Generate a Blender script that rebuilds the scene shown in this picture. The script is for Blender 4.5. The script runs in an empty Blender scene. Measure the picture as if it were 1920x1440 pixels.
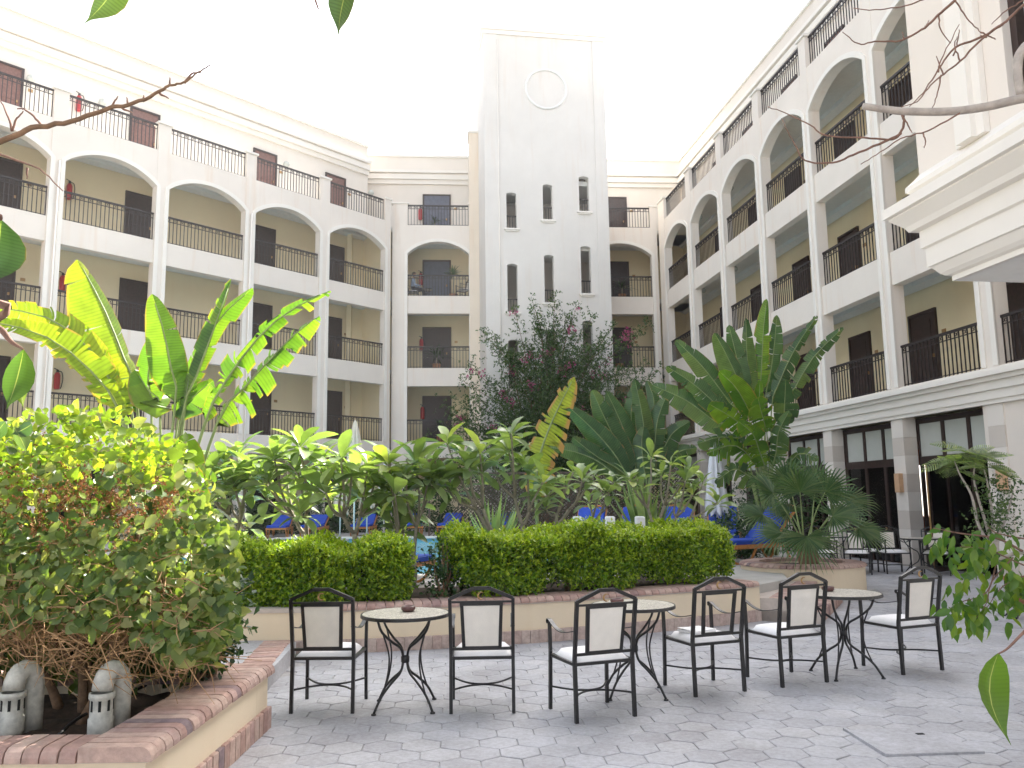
import bpy, bmesh, math, random
import numpy as np
from mathutils import Vector, Matrix, Quaternion

rnd = random.Random(7)
npr = np.random.default_rng(11)
scene = bpy.context.scene
COL = scene.collection
PI = math.pi

# ------------------------------------------------------------------ camera
EYE = 1.62
FPX = 1540.0                      # focal length in photo pixels (1920 wide)
PITCH = math.atan(213 / FPX)
ROLL = math.atan(0.0135)
cf = Vector((0, math.cos(PITCH), math.sin(PITCH)))
_r0 = Vector((1, 0, 0)); _u0 = _r0.cross(cf)
cr = _r0 * math.cos(ROLL) - _u0 * math.sin(ROLL)
cu = _r0 * math.sin(ROLL) + _u0 * math.cos(ROLL)
cam_data = bpy.data.cameras.new('camera')
cam = bpy.data.objects.new('camera', cam_data); COL.objects.link(cam)
cam_data.sensor_width = 36.0; cam_data.lens = 36.0 * FPX / 1920.0
cam_data.clip_start = 0.05; cam_data.clip_end = 3000
m3 = Matrix((cr, cu, -cf)).transposed()
cam.matrix_world = Matrix.Translation((0, 0, EYE)) @ m3.to_4x4()
scene.camera = cam

# ------------------------------------------------------------------ light
SUN_AZ = math.radians(37.0)       # to the right of the view direction (+Y)
SUN_EL = math.radians(39.0)
world = bpy.data.worlds.new('World'); scene.world = world; world.use_nodes = True
wn = world.node_tree; wn.nodes.clear()
w_out = wn.nodes.new('ShaderNodeOutputWorld'); w_bg = wn.nodes.new('ShaderNodeBackground')
w_sky = wn.nodes.new('ShaderNodeTexSky'); w_sky.sky_type = 'NISHITA'; w_sky.sun_disc = False
w_sky.sun_elevation = SUN_EL; w_sky.sun_rotation = SUN_AZ
w_sky.air_density = 1.0; w_sky.dust_density = 4.0; w_sky.ozone_density = 1.0
w_hs = wn.nodes.new('ShaderNodeHueSaturation'); w_hs.inputs['Saturation'].default_value = 0.36
wn.links.new(w_sky.outputs[0], w_hs.inputs['Color'])
wn.links.new(w_hs.outputs[0], w_bg.inputs['Color'])
w_bg.inputs['Strength'].default_value = 0.15
wn.links.new(w_bg.outputs[0], w_out.inputs['Surface'])
sun_data = bpy.data.lights.new('sun', 'SUN'); sun_data.energy = 5.0; sun_data.angle = math.radians(0.53)
sun_data.color = (1.0, 0.95, 0.86)
sun = bpy.data.objects.new('sun', sun_data); COL.objects.link(sun)
sdir = Vector((math.sin(SUN_AZ) * math.cos(SUN_EL), math.cos(SUN_AZ) * math.cos(SUN_EL), math.sin(SUN_EL)))
sun.rotation_euler = sdir.to_track_quat('Z', 'Y').to_euler()
sun.location = (20, 20, 40)
vs = scene.view_settings
vs.view_transform = 'Standard'; vs.look = 'None'; vs.gamma = 1.0; vs.use_curve_mapping = False
vs.exposure = 1.87
scene.cycles.max_bounces = 8; scene.cycles.diffuse_bounces = 5
scene.cycles.transparent_max_bounces = 12; scene.cycles.use_denoising = True

# ------------------------------------------------------------------ helpers
def at(px, py, Y):
    d = cf + cr * ((px - 960) / FPX) + cu * ((720 - py) / FPX)
    return Vector((0, 0, EYE)) + d * (Y / d.y)
def at_z(px, py, z):
    d = cf + cr * ((px - 960) / FPX) + cu * ((720 - py) / FPX)
    return Vector((0, 0, EYE)) + d * ((z - EYE) / d.z)

def tag(o, label=None, cat=None, group=None, kind=None):
    if label: o['label'] = label
    if cat: o['category'] = cat
    if group: o['group'] = group
    if kind: o['kind'] = kind
    return o
def thing(name, label, cat, loc=(0, 0, 0), rz=0.0, group=None):
    o = bpy.data.objects.new(name, None); COL.objects.link(o)
    o.empty_display_size = 0.2
    o.location = loc; o.rotation_euler = (0, 0, rz)
    return tag(o, label, cat, group)
def link(name, me, parent=None, loc=None, mat4=None):
    o = bpy.data.objects.new(name, me); COL.objects.link(o)
    if parent is not None: o.parent = parent
    if loc is not None: o.location = loc
    if mat4 is not None: o.matrix_basis = mat4
    return o
def copy_tree(o, parent=None):
    c = o.copy(); COL.objects.link(c); c.parent = parent
    for ch in list(o.children): copy_tree(ch, c)
    return c

class MB:
    """collects geometry for one mesh"""
    def __init__(s): s.v = []; s.f = []; s.m = []
    def add(s, v, f, mi=0):
        n = len(s.v); s.v += [tuple(p) for p in v]; s.f += [tuple(i + n for i in q) for q in f]; s.m += [mi] * len(f)
        return s
    def box(s, x0, x1, y0, y1, z0, z1, mi=0, M=None):
        v = [(x0, y0, z0), (x1, y0, z0), (x1, y1, z0), (x0, y1, z0), (x0, y0, z1), (x1, y0, z1), (x1, y1, z1), (x0, y1, z1)]
        if M is not None: v = [M @ Vector(p) for p in v]
        return s.add(v, [(3, 2, 1, 0), (4, 5, 6, 7), (0, 1, 5, 4), (1, 2, 6, 5), (2, 3, 7, 6), (3, 0, 4, 7)], mi)
    def bbox(s, x0, x1, y0, y1, z0, z1, b=0.005, mi=0, M=None):
        """box with chamfered top edges"""
        v = [(x0, y0, z0), (x1, y0, z0), (x1, y1, z0), (x0, y1, z0), (x0, y0, z1 - b), (x1, y0, z1 - b), (x1, y1, z1 - b), (x0, y1, z1 - b),
             (x0 + b, y0 + b, z1), (x1 - b, y0 + b, z1), (x1 - b, y1 - b, z1), (x0 + b, y1 - b, z1)]
        if M is not None: v = [M @ Vector(p) for p in v]
        f = [(3, 2, 1, 0), (8, 9, 10, 11)]
        for i in range(4):
            j = (i + 1) % 4; f += [(i, j, 4 + j, 4 + i), (4 + i, 4 + j, 8 + j, 8 + i)]
        return s.add(v, f, mi)
    def bar(s, a, b, w, h=None, up=(0, 0, 1), mi=0):
        a = Vector(a); b = Vector(b); h = h or w
        t = (b - a).normalized(); upv = Vector(up)
        if abs(t.dot(upv)) > 0.98: upv = Vector((0, 1, 0))
        x = t.cross(upv).normalized(); y = x.cross(t)
        v = []
        for p in (a, b):
            for sx, sy in ((-1, -1), (1, -1), (1, 1), (-1, 1)): v.append(p + x * (sx * w / 2) + y * (sy * h / 2))
        return s.add(v, [(0, 1, 2, 3), (7, 6, 5, 4), (0, 4, 5, 1), (1, 5, 6, 2), (2, 6, 7, 3), (3, 7, 4, 0)], mi)
    def tube(s, pts, r, n=6, mi=0, cap=True, flat=None):
        pts = [Vector(p) for p in pts]; k = len(pts)
        rs = r if isinstance(r, (list, tuple)) else [r] * k
        t = (pts[1] - pts[0]).normalized()
        ref = Vector((0, 0, 1)) if abs(t.z) < 0.9 else Vector((1, 0, 0))
        x = t.cross(ref).normalized(); base = len(s.v)
        for i in range(k):
            t = (pts[min(i + 1, k - 1)] - pts[max(i - 1, 0)]).normalized()
            x = (x - t * x.dot(t)).normalized(); y = t.cross(x)
            for j in range(n):
                a = 2 * PI * j / n
                ry = rs[i] if flat is None else rs[i] * flat
                p = pts[i] + x * (rs[i] * math.cos(a)) + y * (ry * math.sin(a)); s.v.append(tuple(p))
        for i in range(k - 1):
            for j in range(n):
                j2 = (j + 1) % n
                s.f.append((base + i * n + j, base + i * n + j2, base + (i + 1) * n + j2, base + (i + 1) * n + j)); s.m.append(mi)
        if cap:
            s.f.append(tuple(base + j for j in range(n))[::-1]); s.m.append(mi)
            s.f.append(tuple(base + (k - 1) * n + j for j in range(n))); s.m.append(mi)
        return s
    def lathe(s, prof, n=20, c=(0, 0, 0), mi=0):
        base = len(s.v); k = len(prof)
        for (r, z) in prof:
            for j in range(n):
                a = 2 * PI * j / n; s.v.append((c[0] + r * math.cos(a), c[1] + r * math.sin(a), c[2] + z))
        for i in range(k - 1):
            for j in range(n):
                j2 = (j + 1) % n
                s.f.append((base + i * n + j, base + i * n + j2, base + (i + 1) * n + j2, base + (i + 1) * n + j)); s.m.append(mi)
        return s
    def prism(s, poly, z0, z1, mi=0):
        n = len(poly); v = [(p[0], p[1], z0) for p in poly] + [(p[0], p[1], z1) for p in poly]
        f = [tuple(range(n))[::-1], tuple(range(n, 2 * n))]
        f += [(i, (i + 1) % n, n + (i + 1) % n, n + i) for i in range(n)]
        return s.add(v, f, mi)
    def mesh(s, name, mats, smooth=False):
        me = bpy.data.meshes.new(name); me.from_pydata(s.v, [], s.f)
        if not isinstance(mats, (list, tuple)): mats = [mats]
        for m in mats: me.materials.append(m)
        if len(mats) > 1: me.polygons.foreach_set('material_index', s.m)
        if smooth: me.polygons.foreach_set('use_smooth', [True] * len(me.polygons))
        me.update(); return me
    def build(s, name, mats, parent=None, smooth=False, loc=None):
        return link(name, s.mesh(name, mats, smooth), parent, loc)

def smooth_path(pts, n=6):
    pts = [Vector(p) for p in pts]; out = []
    P = [pts[0] * 2 - pts[1]] + pts + [pts[-1] * 2 - pts[-2]]
    for i in range(1, len(P) - 2):
        for k in range(n):
            t = k / n
            a, b, c, d = P[i - 1], P[i], P[i + 1], P[i + 2]
            out.append(0.5 * ((2 * b) + (c - a) * t + (2 * a - 5 * b + 4 * c - d) * t * t + (3 * b - a - 3 * c + d) * t ** 3))
    out.append(pts[-1]); return out

# ------------------------------------------------------------------ materials
def new_mat(name):
    m = bpy.data.materials.new(name); m.use_nodes = True
    nt = m.node_tree; b = nt.nodes['Principled BSDF']; return m, nt, b
def ramp(nt, cols, interp='LINEAR'):
    r = nt.nodes.new('ShaderNodeValToRGB'); cr_ = r.color_ramp; cr_.interpolation = interp
    while len(cr_.elements) < len(cols): cr_.elements.new(0.5)
    for e, (p, c) in zip(cr_.elements, cols): e.position = p; e.color = (*c, 1)
    return r
def rand_value(nt):
    """per-object random plus per-island random, wrapped to 0..1"""
    oi = nt.nodes.new('ShaderNodeObjectInfo'); ge = nt.nodes.new('ShaderNodeNewGeometry')
    ad = nt.nodes.new('ShaderNodeMath'); ad.operation = 'ADD'
    nt.links.new(oi.outputs['Random'], ad.inputs[0]); nt.links.new(ge.outputs['Random Per Island'], ad.inputs[1])
    fr = nt.nodes.new('ShaderNodeMath'); fr.operation = 'FRACT'; nt.links.new(ad.outputs[0], fr.inputs[0])
    return fr.outputs[0]
def noise(nt, scale, detail=6, coords='Object', rough=0.6):
    tc = nt.nodes.new('ShaderNodeTexCoord'); n = nt.nodes.new('ShaderNodeTexNoise')
    n.inputs['Scale'].default_value = scale; n.inputs['Detail'].default_value = detail; n.inputs['Roughness'].default_value = rough
    if coords == 'World':
        g = nt.nodes.new('ShaderNodeNewGeometry'); nt.links.new(g.outputs['Position'], n.inputs['Vector'])
    else: nt.links.new(tc.outputs[coords], n.inputs['Vector'])
    return n
def bump(nt, b, src, strength=0.3, dist=0.01):
    bp = nt.nodes.new('ShaderNodeBump'); bp.inputs['Strength'].default_value = strength; bp.inputs['Distance'].default_value = dist
    nt.links.new(src, bp.inputs['Height']); nt.links.new(bp.outputs[0], b.inputs['Normal'])
def mixc(nt, fac, a, b, mode='MIX'):
    m = nt.nodes.new('ShaderNodeMix'); m.data_type = 'RGBA'; m.blend_type = mode
    for sock, val in ((m.inputs['Factor'], fac), (m.inputs['A'], a), (m.inputs['B'], b)):
        if isinstance(val, (int, float)): sock.default_value = val
        elif isinstance(val, tuple): sock.default_value = (*val, 1)
        else: nt.links.new(val, sock)
    return m.outputs['Result']
def plain(name, col, rough=0.6, metal=0.0, var=0.12, nscale=8.0, bmp=0.0, bscale=60.0, spec=0.5):
    m, nt, b = new_mat(name)
    n = noise(nt, nscale, 5, 'World')
    lo = tuple(c * (1 - var) for c in col); hi = tuple(min(1, c * (1 + var)) for c in col)
    r = ramp(nt, [(0.3, lo), (0.7, hi)]); nt.links.new(n.outputs['Fac'], r.inputs[0])
    nt.links.new(r.outputs[0], b.inputs['Base Color'])
    b.inputs['Roughness'].default_value = rough; b.inputs['Metallic'].default_value = metal
    b.inputs['Specular IOR Level'].default_value = spec
    if bmp > 0:
        n2 = noise(nt, bscale, 4, 'World'); bump(nt, b, n2.outputs['Fac'], bmp, 0.004)
    return m
def stucco(name, col, stain=(0.44, 0.38, 0.33), amt=0.5):
    m, nt, b = new_mat(name)
    n = noise(nt, 0.7, 8, 'World', 0.65)
    r = ramp(nt, [(0.35, tuple(c * 0.94 for c in col)), (0.65, col)]); nt.links.new(n.outputs['Fac'], r.inputs[0])
    # vertical rain streaks (stretched noise)
    g = nt.nodes.new('ShaderNodeNewGeometry'); mp = nt.nodes.new('ShaderNodeMapping'); mp.inputs['Scale'].default_value = (3.0, 3.0, 0.22)
    nt.links.new(g.outputs['Position'], mp.inputs[0])
    st = nt.nodes.new('ShaderNodeTexNoise'); st.inputs['Scale'].default_value = 1.6; st.inputs['Detail'].default_value = 7
    nt.links.new(mp.outputs[0], st.inputs['Vector'])
    sr = ramp(nt, [(0.56, (0, 0, 0)), (0.78, (amt, amt, amt))]); nt.links.new(st.outputs['Fac'], sr.inputs[0])
    c = mixc(nt, sr.outputs[0], r.outputs[0], tuple(a * s_ / 0.5 for a, s_ in zip(col, stain)))
    nt.links.new(c, b.inputs['Base Color']); b.inputs['Roughness'].default_value = 0.92; b.inputs['Specular IOR Level'].default_value = 0.2
    n2 = noise(nt, 45, 4, 'World'); bump(nt, b, n2.outputs['Fac'], 0.18, 0.006)
    return m
def leaf_mat(name, cols, transl=0.4, tcol=None, rough=0.42, uvdry=None, veins=0.0):
    """two-sided leaf: glossy principled + translucent; colour varies per leaf"""
    m, nt, b = new_mat(name)
    out = nt.nodes['Material Output']
    rv = rand_value(nt); r = ramp(nt, cols); nt.links.new(rv, r.inputs[0]); col = r.outputs[0]
    n = noise(nt, 5.0, 3, 'World'); nr = ramp(nt, [(0.3, (0.72, 0.72, 0.72)), (0.7, (1.15, 1.15, 1.1))]); nt.links.new(n.outputs['Fac'], nr.inputs[0])
    col = mixc(nt, 1.0, col, nr.outputs[0], 'MULTIPLY')
    if veins > 0 or uvdry:
        uv = nt.nodes.new('ShaderNodeUVMap'); sx = nt.nodes.new('ShaderNodeSeparateXYZ'); nt.links.new(uv.outputs[0], sx.inputs[0])
    if veins > 0:
        ml = nt.nodes.new('ShaderNodeMath'); ml.operation = 'MULTIPLY'; ml.inputs[1].default_value = 260; nt.links.new(sx.outputs['Y'], ml.inputs[0])
        sn = nt.nodes.new('ShaderNodeMath'); sn.operation = 'SINE'; nt.links.new(ml.outputs[0], sn.inputs[0])
        vr = ramp(nt, [(0.0, (1 - veins,) * 3), (0.6, (1, 1, 1))])
        mr = nt.nodes.new('ShaderNodeMapRange'); mr.inputs[1].default_value = -1; nt.links.new(sn.outputs[0], mr.inputs[0]); nt.links.new(mr.outputs[0], vr.inputs[0])
        col = mixc(nt, 1.0, col, vr.outputs[0], 'MULTIPLY')
        # pale midrib
        mdr = ramp(nt, [(0.0, (1, 1, 1)), (0.05, (0, 0, 0))]); nt.links.new(sx.outputs['X'], mdr.inputs[0])
        col = mixc(nt, mdr.outputs[0], col, (0.42, 0.45, 0.18))
    if uvdry:
        dn = noise(nt, 7.0, 4, 'World')
        ad = nt.nodes.new('ShaderNodeMath'); ad.operation = 'MULTIPLY_ADD'; ad.inputs[1].default_value = 0.42; nt.links.new(dn.outputs['Fac'], ad.inputs[0]); nt.links.new(sx.outputs['X'], ad.inputs[2])
        dr = ramp(nt, [(uvdry, (0, 0, 0)), (min(0.999, uvdry + 0.12), (1, 1, 1))]); 
        sc = nt.nodes.new('ShaderNodeMath'); sc.operation = 'MULTIPLY'; sc.inputs[1].default_value = 0.78; nt.links.new(ad.outputs[0], sc.inputs[0]); nt.links.new(sc.outputs[0], dr.inputs[0])
        col = mixc(nt, dr.outputs[0], col, (0.36, 0.2, 0.09))
    nt.links.new(col, b.inputs['Base Color']); b.inputs['Roughness'].default_value = rough; b.inputs['Specular IOR Level'].default_value = 0.45
    tr = nt.nodes.new('ShaderNodeBsdfTranslucent')
    tc = mixc(nt, 1.0, col, tcol or (1.5, 1.6, 0.6), 'MULTIPLY'); nt.links.new(tc, tr.inputs['Color'])
    ms = nt.nodes.new('ShaderNodeMixShader'); ms.inputs[0].default_value = transl
    nt.links.new(b.outputs[0], ms.inputs[1]); nt.links.new(tr.outputs[0], ms.inputs[2]); nt.links.new(ms.outputs[0], out.inputs['Surface'])
    return m

M = {}
M['stucco'] = stucco('cream stucco', (0.80, 0.735, 0.665))
M['stucco_tower'] = stucco('white stucco', (0.74, 0.71, 0.67), amt=0.3)
M['stucco_peach'] = stucco('peach stucco', (0.80, 0.70, 0.58))
M['trim'] = stucco('pale moulding', (0.84, 0.80, 0.74), amt=0.12)
M['gallery'] = stucco('yellow gallery wall', (0.83, 0.72, 0.50), amt=0.12)
M['upper_wall'] = stucco('buff upper wall', (0.78, 0.725, 0.655), amt=0.12)
M['ceiling'] = plain('gallery ceiling', (0.70, 0.69, 0.66), 0.9, var=0.04)
M['floor'] = plain('gallery floor', (0.45, 0.42, 0.38), 0.8)
M['planter'] = stucco('yellow planter render', (0.74, 0.62, 0.46), stain=(0.45, 0.42, 0.4), amt=0.35)
M['iron'] = plain('black wrought iron', (0.012, 0.011, 0.012), 0.38, var=0.3, bmp=0.1, bscale=90)
M['rail'] = plain('dark brown railing iron', (0.022, 0.015, 0.015), 0.5, var=0.3)
M['wood_dark'] = plain('dark brown door wood', (0.035, 0.018, 0.014), 0.5, var=0.35, nscale=14)
M['wood_red'] = plain('reddish door', (0.16, 0.075, 0.06), 0.55, var=0.25, nscale=14)
M['door_blue'] = plain('blue grey door', (0.09, 0.10, 0.14), 0.5, var=0.2)
M['fabric'] = plain('cream woven fabric', (0.78, 0.73, 0.66), 0.9, var=0.06, bmp=0.35, bscale=420)
M['cushion'] = plain('white cushion', (0.90, 0.88, 0.88), 0.85, var=0.05, bmp=0.15, bscale=240)
M['brass'] = plain('old brass', (0.42, 0.26, 0.12), 0.4, metal=0.8)
M['clay'] = plain('dark red clay', (0.10, 0.04, 0.035), 0.35, var=0.3)
M['soil'] = plain('dark soil', (0.06, 0.038, 0.026), 0.95, var=0.5, nscale=14, bmp=0.9, bscale=45)
M['pvc'] = plain('weathered grey plastic', (0.50, 0.49, 0.44), 0.55, var=0.28, nscale=18, bmp=0.15, bscale=60)
M['hole'] = plain('slot dark', (0.01, 0.01, 0.01), 0.9)
M['hose'] = plain('black rubber', (0.015, 0.015, 0.016), 0.5)
M['bark'] = plain('brown bark', (0.20, 0.12, 0.07), 0.9, var=0.35, nscale=22, bmp=0.6, bscale=70)
M['lath'] = plain('dark weathered lath', (0.12, 0.09, 0.07), 0.9, var=0.25, nscale=12)
M['bark_grey'] = plain('grey frangipani bark', (0.27, 0.24, 0.18), 0.85, var=0.25, nscale=18, bmp=0.4, bscale=60)
M['bark_pale'] = plain('pale grey bark', (0.42, 0.37, 0.33), 0.8, var=0.2, nscale=26, bmp=0.4, bscale=90)
M['twig'] = plain('reddish twig', (0.20, 0.11, 0.08), 0.8, var=0.3, nscale=30)
M['drytwig'] = plain('dry straw twig', (0.40, 0.24, 0.12), 0.9, var=0.35, nscale=20)
M['blue'] = plain('blue lounger cloth', (0.012, 0.06, 0.42), 0.8, var=0.15)
M['orange'] = plain('orange varnished wood', (0.48, 0.20, 0.05), 0.45, var=0.25, nscale=20)
M['canvas'] = plain('cream parasol canvas', (0.62, 0.56, 0.46), 0.9, var=0.08)
M['canvas_white'] = plain('white parasol canvas', (0.72, 0.73, 0.78), 0.9, var=0.06)
M['pole'] = plain('white painted pole', (0.7, 0.68, 0.64), 0.5, var=0.06)
M['white'] = plain('white paint', (0.78, 0.78, 0.76), 0.6, var=0.05)
M['red'] = plain('red extinguisher paint', (0.42, 0.015, 0.02), 0.35, var=0.1)
M['deck'] = plain('grey terrace paving', (0.40, 0.385, 0.36), 0.85, var=0.15, nscale=3, bmp=0.3, bscale=30)
M['tile_blue'] = plain('pale blue pool tile', (0.18, 0.55, 0.70), 0.4, var=0.1)
M['terracotta'] = plain('terracotta pot', (0.36, 0.17, 0.09), 0.8, var=0.2)
M['stone_a'] = stucco('pale limestone', (0.80, 0.75, 0.69), amt=0.15)
M['stone_b'] = stucco('darker limestone', (0.66, 0.60, 0.54), amt=0.15)
M['lampwood'] = plain('light wood lamp', (0.62, 0.40, 0.24), 0.6)
M['orange_lit_wall'] = plain('orange-lit interior wall', (0.50, 0.15, 0.06), 0.8)  # orange base colour stands in for warm light inside the room
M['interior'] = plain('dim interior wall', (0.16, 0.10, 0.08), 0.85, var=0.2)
M['frost'] = plain('frosted transom glass', (0.52, 0.54, 0.50), 0.25, var=0.05, nscale=2)
M['petal'] = leaf_mat('magenta bracts', [(0.0, (0.40, 0.05, 0.18)), (0.5, (0.55, 0.10, 0.26)), (1.0, (0.62, 0.2, 0.3))], 0.35, (1.2, 1.0, 1.1))
M['joint'] = plain('sandy joint', (0.37, 0.355, 0.345), 0.95, var=0.25, nscale=9, bmp=0.4, bscale=80)
M['ground'] = plain('dusty ground', (0.34, 0.30, 0.25), 0.95, var=0.15, nscale=0.4)

def paver_mat():
    m, nt, b = new_mat('grey concrete paver')
    rv = rand_value(nt); r = ramp(nt, [(0.0, (0.405, 0.402, 0.425)), (0.5, (0.44, 0.44, 0.465)), (1.0, (0.475, 0.47, 0.485))]); nt.links.new(rv, r.inputs[0])
    n = noise(nt, 1.1, 6, 'World', 0.7); nr = ramp(nt, [(0.28, (0.70, 0.68, 0.66)), (0.62, (1.06, 1.06, 1.06))]); nt.links.new(n.outputs['Fac'], nr.inputs[0])
    c = mixc(nt, 1.0, r.outputs[0], nr.outputs[0], 'MULTIPLY')
    n3 = noise(nt, 26, 8, 'World', 0.75); n3r = ramp(nt, [(0.36, (0.72, 0.71, 0.69)), (0.62, (1.06, 1.06, 1.07))]); nt.links.new(n3.outputs['Fac'], n3r.inputs[0])
    c = mixc(nt, 0.75, c, n3r.outputs[0], 'MULTIPLY')
    nt.links.new(c, b.inputs['Base Color']); b.inputs['Roughness'].default_value = 0.78
    n2 = noise(nt, 90, 6, 'World'); bump(nt, b, n2.outputs['Fac'], 0.35, 0.003)
    return m
M['paver'] = paver_mat()
def brick_mat(name, cols):
    m, nt, b = new_mat(name)
    rv = rand_value(nt); r = ramp(nt, cols); nt.links.new(rv, r.inputs[0])
    n = noise(nt, 16, 7, 'World', 0.7); nr = ramp(nt, [(0.3, (0.66, 0.66, 0.66)), (0.7, (1.15, 1.15, 1.15))]); nt.links.new(n.outputs['Fac'], nr.inputs[0])
    c = mixc(nt, 1.0, r.outputs[0], nr.outputs[0], 'MULTIPLY')
    n4 = noise(nt, 5, 6, 'World', 0.7); d4 = ramp(nt, [(0.5, (0, 0, 0)), (0.75, (0.5, 0.5, 0.5))]); nt.links.new(n4.outputs['Fac'], d4.inputs[0])
    c = mixc(nt, d4.outputs[0], c, (0.50, 0.42, 0.36))
    nt.links.new(c, b.inputs['Base Color']); b.inputs['Roughness'].default_value = 0.85
    n2 = noise(nt, 70, 5, 'World'); bump(nt, b, n2.outputs['Fac'], 0.5, 0.004)
    return m
M['brick'] = brick_mat('salmon paving brick', [(0.0, (0.38, 0.235, 0.20)), (0.3, (0.45, 0.29, 0.24)), (0.6, (0.51, 0.36, 0.30)), (0.86, (0.42, 0.27, 0.24)), (0.94, (0.30, 0.19, 0.18)), (1.0, (0.17, 0.13, 0.15))])
M['brick_soft'] = brick_mat('dusty pink brick', [(0.0, (0.46, 0.35, 0.31)), (0.5, (0.52, 0.41, 0.36)), (1.0, (0.47, 0.34, 0.30))])
M['mortar'] = plain('pale mortar', (0.50, 0.43, 0.38), 0.95, var=0.12, nscale=12, bmp=0.4)
def mosaic_mat():
    m, nt, b = new_mat('ceramic mosaic')
    tc = nt.nodes.new('ShaderNodeTexCoord'); v = nt.nodes.new('ShaderNodeTexVoronoi'); v.inputs['Scale'].default_value = 62
    nt.links.new(tc.outputs['Object'], v.inputs['Vector'])
    ln = nt.nodes.new('ShaderNodeVectorMath'); ln.operation = 'LENGTH'; nt.links.new(tc.outputs['Object'], ln.inputs[0])
    rg = ramp(nt, [(0.0, (0.5, 0.28, 0.2)), (0.05, (0.82, 0.77, 0.68)), (0.10, (0.52, 0.42, 0.41)), (0.14, (0.84, 0.79, 0.70)), (0.20, (0.56, 0.46, 0.45)), (0.235, (0.84, 0.79, 0.70)), (0.30, (0.60, 0.48, 0.46)), (0.33, (0.74, 0.7, 0.62))], 'CONSTANT')
    nt.links.new(ln.outputs['Value'], rg.inputs[0])
    vc = nt.nodes.new('ShaderNodeSeparateColor'); nt.links.new(v.outputs['Color'], vc.inputs[0])
    vr = ramp(nt, [(0.0, (0.58, 0.55, 0.56)), (1.0, (1.12, 1.12, 1.1))]); nt.links.new(vc.outputs[0], vr.inputs[0])
    c = mixc(nt, 1.0, rg.outputs[0], vr.outputs[0], 'MULTIPLY')
    v2 = nt.nodes.new('ShaderNodeTexVoronoi'); v2.feature = 'DISTANCE_TO_EDGE'; v2.inputs['Scale'].default_value = 62; nt.links.new(tc.outputs['Object'], v2.inputs['Vector'])
    er = ramp(nt, [(0.03, (0.5, 0.46, 0.42)), (0.09, (1, 1, 1))]); nt.links.new(v2.outputs['Distance'], er.inputs[0])
    c = mixc(nt, 1.0, c, er.outputs[0], 'MULTIPLY')
    nt.links.new(c, b.inputs['Base Color']); b.inputs['Roughness'].default_value = 0.3
    return m
M['mosaic'] = mosaic_mat()
def water_mat():
    m, nt, b = new_mat('pool water')
    b.inputs['Base Color'].default_value = (0.20, 0.60, 0.76, 1); b.inputs['Roughness'].default_value = 0.12
    b.inputs['IOR'].default_value = 1.33; b.inputs['Specular IOR Level'].default_value = 0.35
    n = noise(nt, 5, 3, 'World'); bump(nt, b, n.outputs['Fac'], 0.25, 0.03)
    return m
M['water'] = water_mat()
def glass_mat():
    m, nt, b = new_mat('dark tinted glass')
    out = nt.nodes['Material Output']; t = nt.nodes.new('ShaderNodeBsdfTransparent'); t.inputs[0].default_value = (0.55, 0.52, 0.49, 1)
    g = nt.nodes.new('ShaderNodeBsdfGlossy'); g.inputs['Roughness'].default_value = 0.03
    fr = nt.nodes.new('ShaderNodeFresnel'); fr.inputs[0].default_value = 1.45
    ms = nt.nodes.new('ShaderNodeMixShader'); nt.links.new(fr.outputs[0], ms.inputs[0]); nt.links.new(t.outputs[0], ms.inputs[1]); nt.links.new(g.outputs[0], ms.inputs[2])
    nt.links.new(ms.outputs[0], out.inputs['Surface']); return m
M['glass'] = glass_mat()

# foliage
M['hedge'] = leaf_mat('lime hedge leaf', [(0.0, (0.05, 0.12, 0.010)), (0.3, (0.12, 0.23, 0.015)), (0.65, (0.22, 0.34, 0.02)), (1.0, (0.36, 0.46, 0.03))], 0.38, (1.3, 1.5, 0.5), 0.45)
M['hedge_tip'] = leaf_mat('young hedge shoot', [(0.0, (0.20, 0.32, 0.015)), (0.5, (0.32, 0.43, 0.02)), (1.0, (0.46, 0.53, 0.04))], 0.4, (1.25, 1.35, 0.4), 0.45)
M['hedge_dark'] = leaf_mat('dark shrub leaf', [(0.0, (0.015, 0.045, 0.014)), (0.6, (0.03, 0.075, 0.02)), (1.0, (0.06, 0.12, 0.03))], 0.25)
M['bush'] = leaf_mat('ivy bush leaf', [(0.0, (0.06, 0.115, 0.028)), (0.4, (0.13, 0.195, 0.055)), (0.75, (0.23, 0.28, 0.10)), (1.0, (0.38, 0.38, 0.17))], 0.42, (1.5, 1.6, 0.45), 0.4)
M['bush_top_lit'] = leaf_mat('sunlit bush shoot leaf', [(0.0, (0.14, 0.23, 0.03)), (0.5, (0.23, 0.33, 0.04)), (1.0, (0.38, 0.42, 0.07))], 0.5, (1.4, 1.5, 0.4), 0.4)  # shoot colour raised to carry the sunlight on the bush top
M['dryleaf'] = leaf_mat('dry brown leaf', [(0.0, (0.16, 0.065, 0.025)), (0.5, (0.28, 0.125, 0.05)), (1.0, (0.38, 0.2, 0.09))], 0.25, (1.1, 0.9, 0.6), 0.8)
M['frangi'] = leaf_mat('frangipani leaf', [(0.0, (0.14, 0.205, 0.08)), (0.5, (0.225, 0.30, 0.13)), (0.85, (0.32, 0.395, 0.20)), (1.0, (0.42, 0.46, 0.16))], 0.38, (1.4, 1.6, 0.45), 0.36)
M['banana'] = leaf_mat('banana leaf', [(0.0, (0.07, 0.16, 0.03)), (0.5, (0.11, 0.22, 0.03)), (1.0, (0.17, 0.27, 0.035))], 0.5, (1.6, 1.7, 0.4), 0.36, uvdry=0.87, veins=0.25)
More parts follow.
